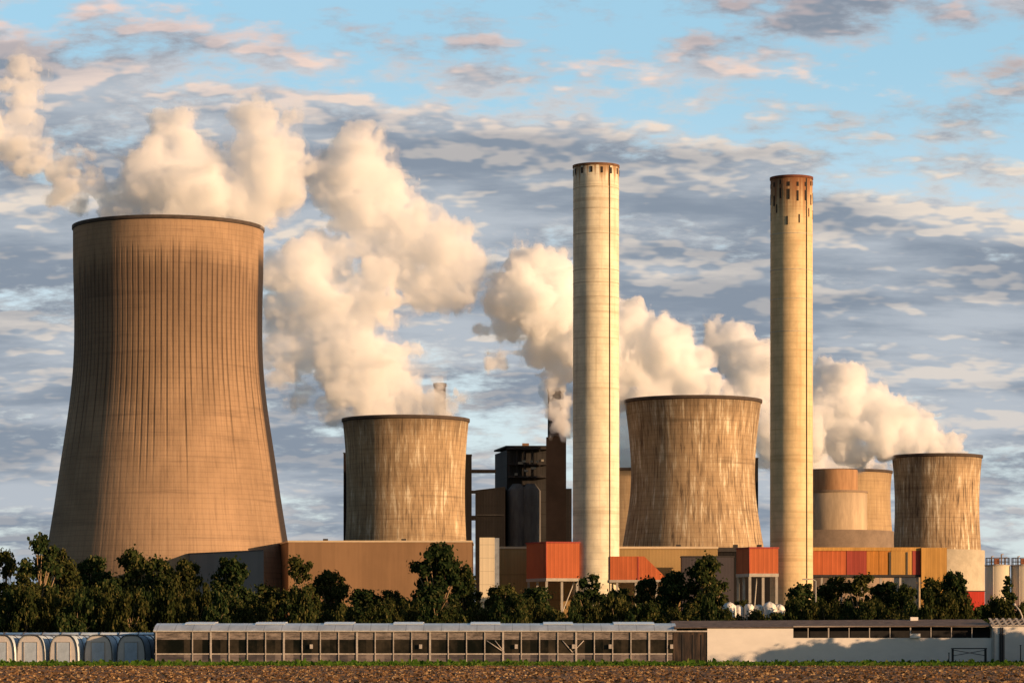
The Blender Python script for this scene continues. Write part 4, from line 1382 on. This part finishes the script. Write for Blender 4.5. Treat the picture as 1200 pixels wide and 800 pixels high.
GT = 'trees behind the greenhouses'
TREES = [
    ('airy', 6, 650, 452, 44, 'thin tree with sky showing through at the left edge'),
    ('airy', 48, 631, 446, 62, 'tall airy tree with pale forked limbs before the left foot of the biggest tower'),
    ('broad', 72, 640, 452, 58, 'bushy tree just right of the tall airy tree near the left edge'),
    ('broad', 108, 650, 462, 66, 'dark rounded tree before the lower left of the biggest tower'),
    ('broad', 156, 646, 455, 66, 'broad olive tree under the middle of the biggest tower'),
    ('airy', 188, 650, 463, 48, 'loose gappy tree right of the broad olive tree under the biggest tower'),
    ('broad', 215, 655, 450, 58, 'full tree standing left of the slate grey block'),
    ('broad', 268, 651, 448, 70, 'single rounded tree standing before the slate grey block'),
    ('broad', 30, 672, 438, 60, 'lower dark tree in the front of the row near the left edge'),
    ('broad', 130, 678, 440, 62, 'lower leafy tree in front of the row under the biggest tower'),
    ('broad', 312, 686, 452, 54, 'low tree hiding the dark left end of the brown hall'),
    ('airy', 352, 657, 449, 50, 'upright tree with ragged top before the left part of the brown hall'),
    ('broad', 388, 668, 457, 60, 'wide tree right of the ragged topped one, before the brown hall'),
    ('broad', 425, 688, 448, 60, 'low tree under the lowest dip of the row before the brown hall'),
    ('broad', 462, 690, 452, 62, 'low bushy tree left of the big dark tree before the brown hall'),
    ('broad', 512, 634, 446, 76, 'big dark tree reaching the roof edge at the right end of the brown hall'),
    ('broad', 545, 664, 455, 46, 'smaller tree leaning on the right side of the big dark tree'),
    ('broad', 590, 684, 452, 56, 'low tree right of the slim cream white tower block'),
    ('broad', 630, 686, 447, 66, 'low tree under the orange box of the left chimney'),
    ('airy', 690, 676, 450, 50, 'small ragged tree before the foot of the left tall chimney'),
    ('broad', 722, 688, 455, 62, 'low tree just right of the foot of the left tall chimney'),
    ('airy', 757, 674, 451, 40, 'thin tree before the orange wedge shaped conveyor house'),
    ('broad', 790, 668, 449, 58, 'sloping crowned tree before the low ochre hall'),
    ('broad', 828, 653, 446, 64, 'tall round tree left of the orange and dark red box of the right chimney'),
    ('broad', 868, 703, 450, 42, 'very low tree under the orange and dark red box'),
    ('broad', 942, 682, 448, 60, 'tree at the right foot of the right tall chimney'),
    ('broad', 976, 674, 453, 64, 'tree before the orange part of the coloured gallery'),
    ('airy', 1008, 677, 449, 56, 'loose tree before the red panel of the coloured gallery'),
    ('broad', 1036, 680, 455, 62, 'tree before the amber panels of the coloured gallery'),
    ('broad', 1060, 686, 448, 50, 'low tree left of the bare pole in the right part of the row'),
    ('broad', 1090, 677, 452, 54, 'tree right of the bare pole before the yellow end of the gallery'),
    ('broad', 1118, 667, 447, 50, 'dark full tree before the pale base of the rightmost cooling tower'),
    ('conifer', 1181, 674, 444, 52, 'pointed dark conifer between the two cream storage tanks'),
    ('broad', 1152, 707, 450, 44, 'low tree before the bright red shed'),
]
for (k, px, py, D, wd_, lab) in TREES:
    plant(k, px, py, D, wd_, lab, GT)
GS = 'shrubs along the foot of the trees'
px = -14
i = 0
while px < 1225:
    top = 697 + 7 * math.sin(px * .05) + random.uniform(-9, 8)
    if px < 290: top -= 14
    if 838 < px < 930: top = 711 + random.uniform(-3, 3)
    plant('shrub', px, top, random.uniform(424, 434), random.uniform(38, 56),
          'low dark olive shrub in the thicket showing just above the greenhouse and shed roofs', GS, 'shrub', 'shrub')
    px += random.uniform(17, 23)
    i += 1

# trees out of the picture to the right, whose low shadow falls over the white sheeting and the verge
for k, (x, y, hh, ww) in enumerate([(58.5 + 2.4 * q, 322 + 1.2 * (q % 2), 7.1 + .22 * q, 44) for q in range(13)] + [(66 + 3.2 * q, 309 + .8 * (q % 2), 9.7 + .2 * q, 46) for q in range(5)]):
    o = plant('shrub', 600 + x / y * F, HZ - (hh - EYE) / y * F, y, ww * 1.9, 'bushy roadside tree beyond the right edge of the picture', 'roadside trees beyond the right edge', 'roadside_tree', 'tree')

# ------------------------------------------------------------------ poles, lamps, white covers
D = 470
for px, top, lab, lamp in ((956, 680, 'slim pale lamp post among the trees right of the right tall chimney', True), (1077, 676, 'straight bare wooden pole among the trees before the red gallery panel', False)):
    o = empty('lamp_post' if lamp else 'pole', (XX(px, 440 if not lamp else 436), 440 if not lamp else 436, 0), lab, 'lamp post' if lamp else 'pole')
    DD = 440 if not lamp else 436
    hh = ZZ(top, DD)
    MB().tube([(0, 0, 0), (0, 0, hh)], [.22, .18] if not lamp else [.13, .08], 8).build('shaft', plain('weathered pole wood', (.40, .29, .17), .9) if not lamp else M['galv'], o)
    if lamp:
        MB().tube([(0, 0, hh - .05), (-.5, -.1, hh + .25), (-1.3, -.15, hh + .2)], .06, 6).build('arm', M['galv'], o)
        MB().box(-1.9, -1.2, -.35, .05, hh + .1, hh + .3).build('lamp_head', M['galv'], o)
    else:
        MB().box(-.5, .5, -.1, .1, hh - .9, hh - .7).build('crossbar', M['ladder'], o)
D = 428
o = empty('vent_pipe', (XX(1194, D), D, 0), 'bent pale metal pipe beside the conifer at the right edge', 'pipe')
MB().tube([(.5, 0, 0), (.45, 0, ZZ(722, D)), (.1, 0, ZZ(715, D)), (-.5, 0, ZZ(709, D))], .13, 8).build('shaft', M['galv'], o)
MB().tube([(-.5, 0, ZZ(709, D)), (-.7, 0, ZZ(707, D))], .2, 8).build('cap', M['galv'], o)

M['cover'] = plain('white plastic cover', (0.78, 0.72, 0.64), .5, .12, .8)
D = 437
rngc = random.Random(4)
for k, (px, py, r) in enumerate(((855, 708, 7.5), (866, 710.5, 5.5), (878, 709, 5.5), (890, 710, 5.5), (902, 707.5, 7.5), (914, 709.5, 6))):
    s = D / F
    lab = ['white plastic covered bale, leftmost of the heap under the trees by the right chimney', 'white covered bale second from the left in the heap by the right chimney', 'white covered bale third from the left in the heap by the right chimney',
           'white covered bale third from the right in the heap by the right chimney', 'large white covered bale second from the right in the heap by the right chimney', 'greyish covered bale, rightmost of the heap by the right chimney'][k]
    o = empty('covered_bale', (XX(px, D), D + .6 * (k % 2), 0), lab, 'bale', 'white covered bales')
    z1 = ZZ(py - r * .35, D)
    rr = r * s
    prof = [(rr, 0), (rr * 1.0, z1 - rr * 1.2), (rr * .93, z1 - rr * .6), (rr * .66, z1 - rr * .2), (.05, z1)]
    q = MB().lathe(prof, 20)
    q.v = [(x * (1 + rngc.uniform(-.16, .16)), y * (1 + rngc.uniform(-.16, .16)), z + rngc.uniform(-.14, .1)) for x, y, z in q.v]
    cv = q.build('cover', M['cover'], o)

bpy.context.view_layer.update()
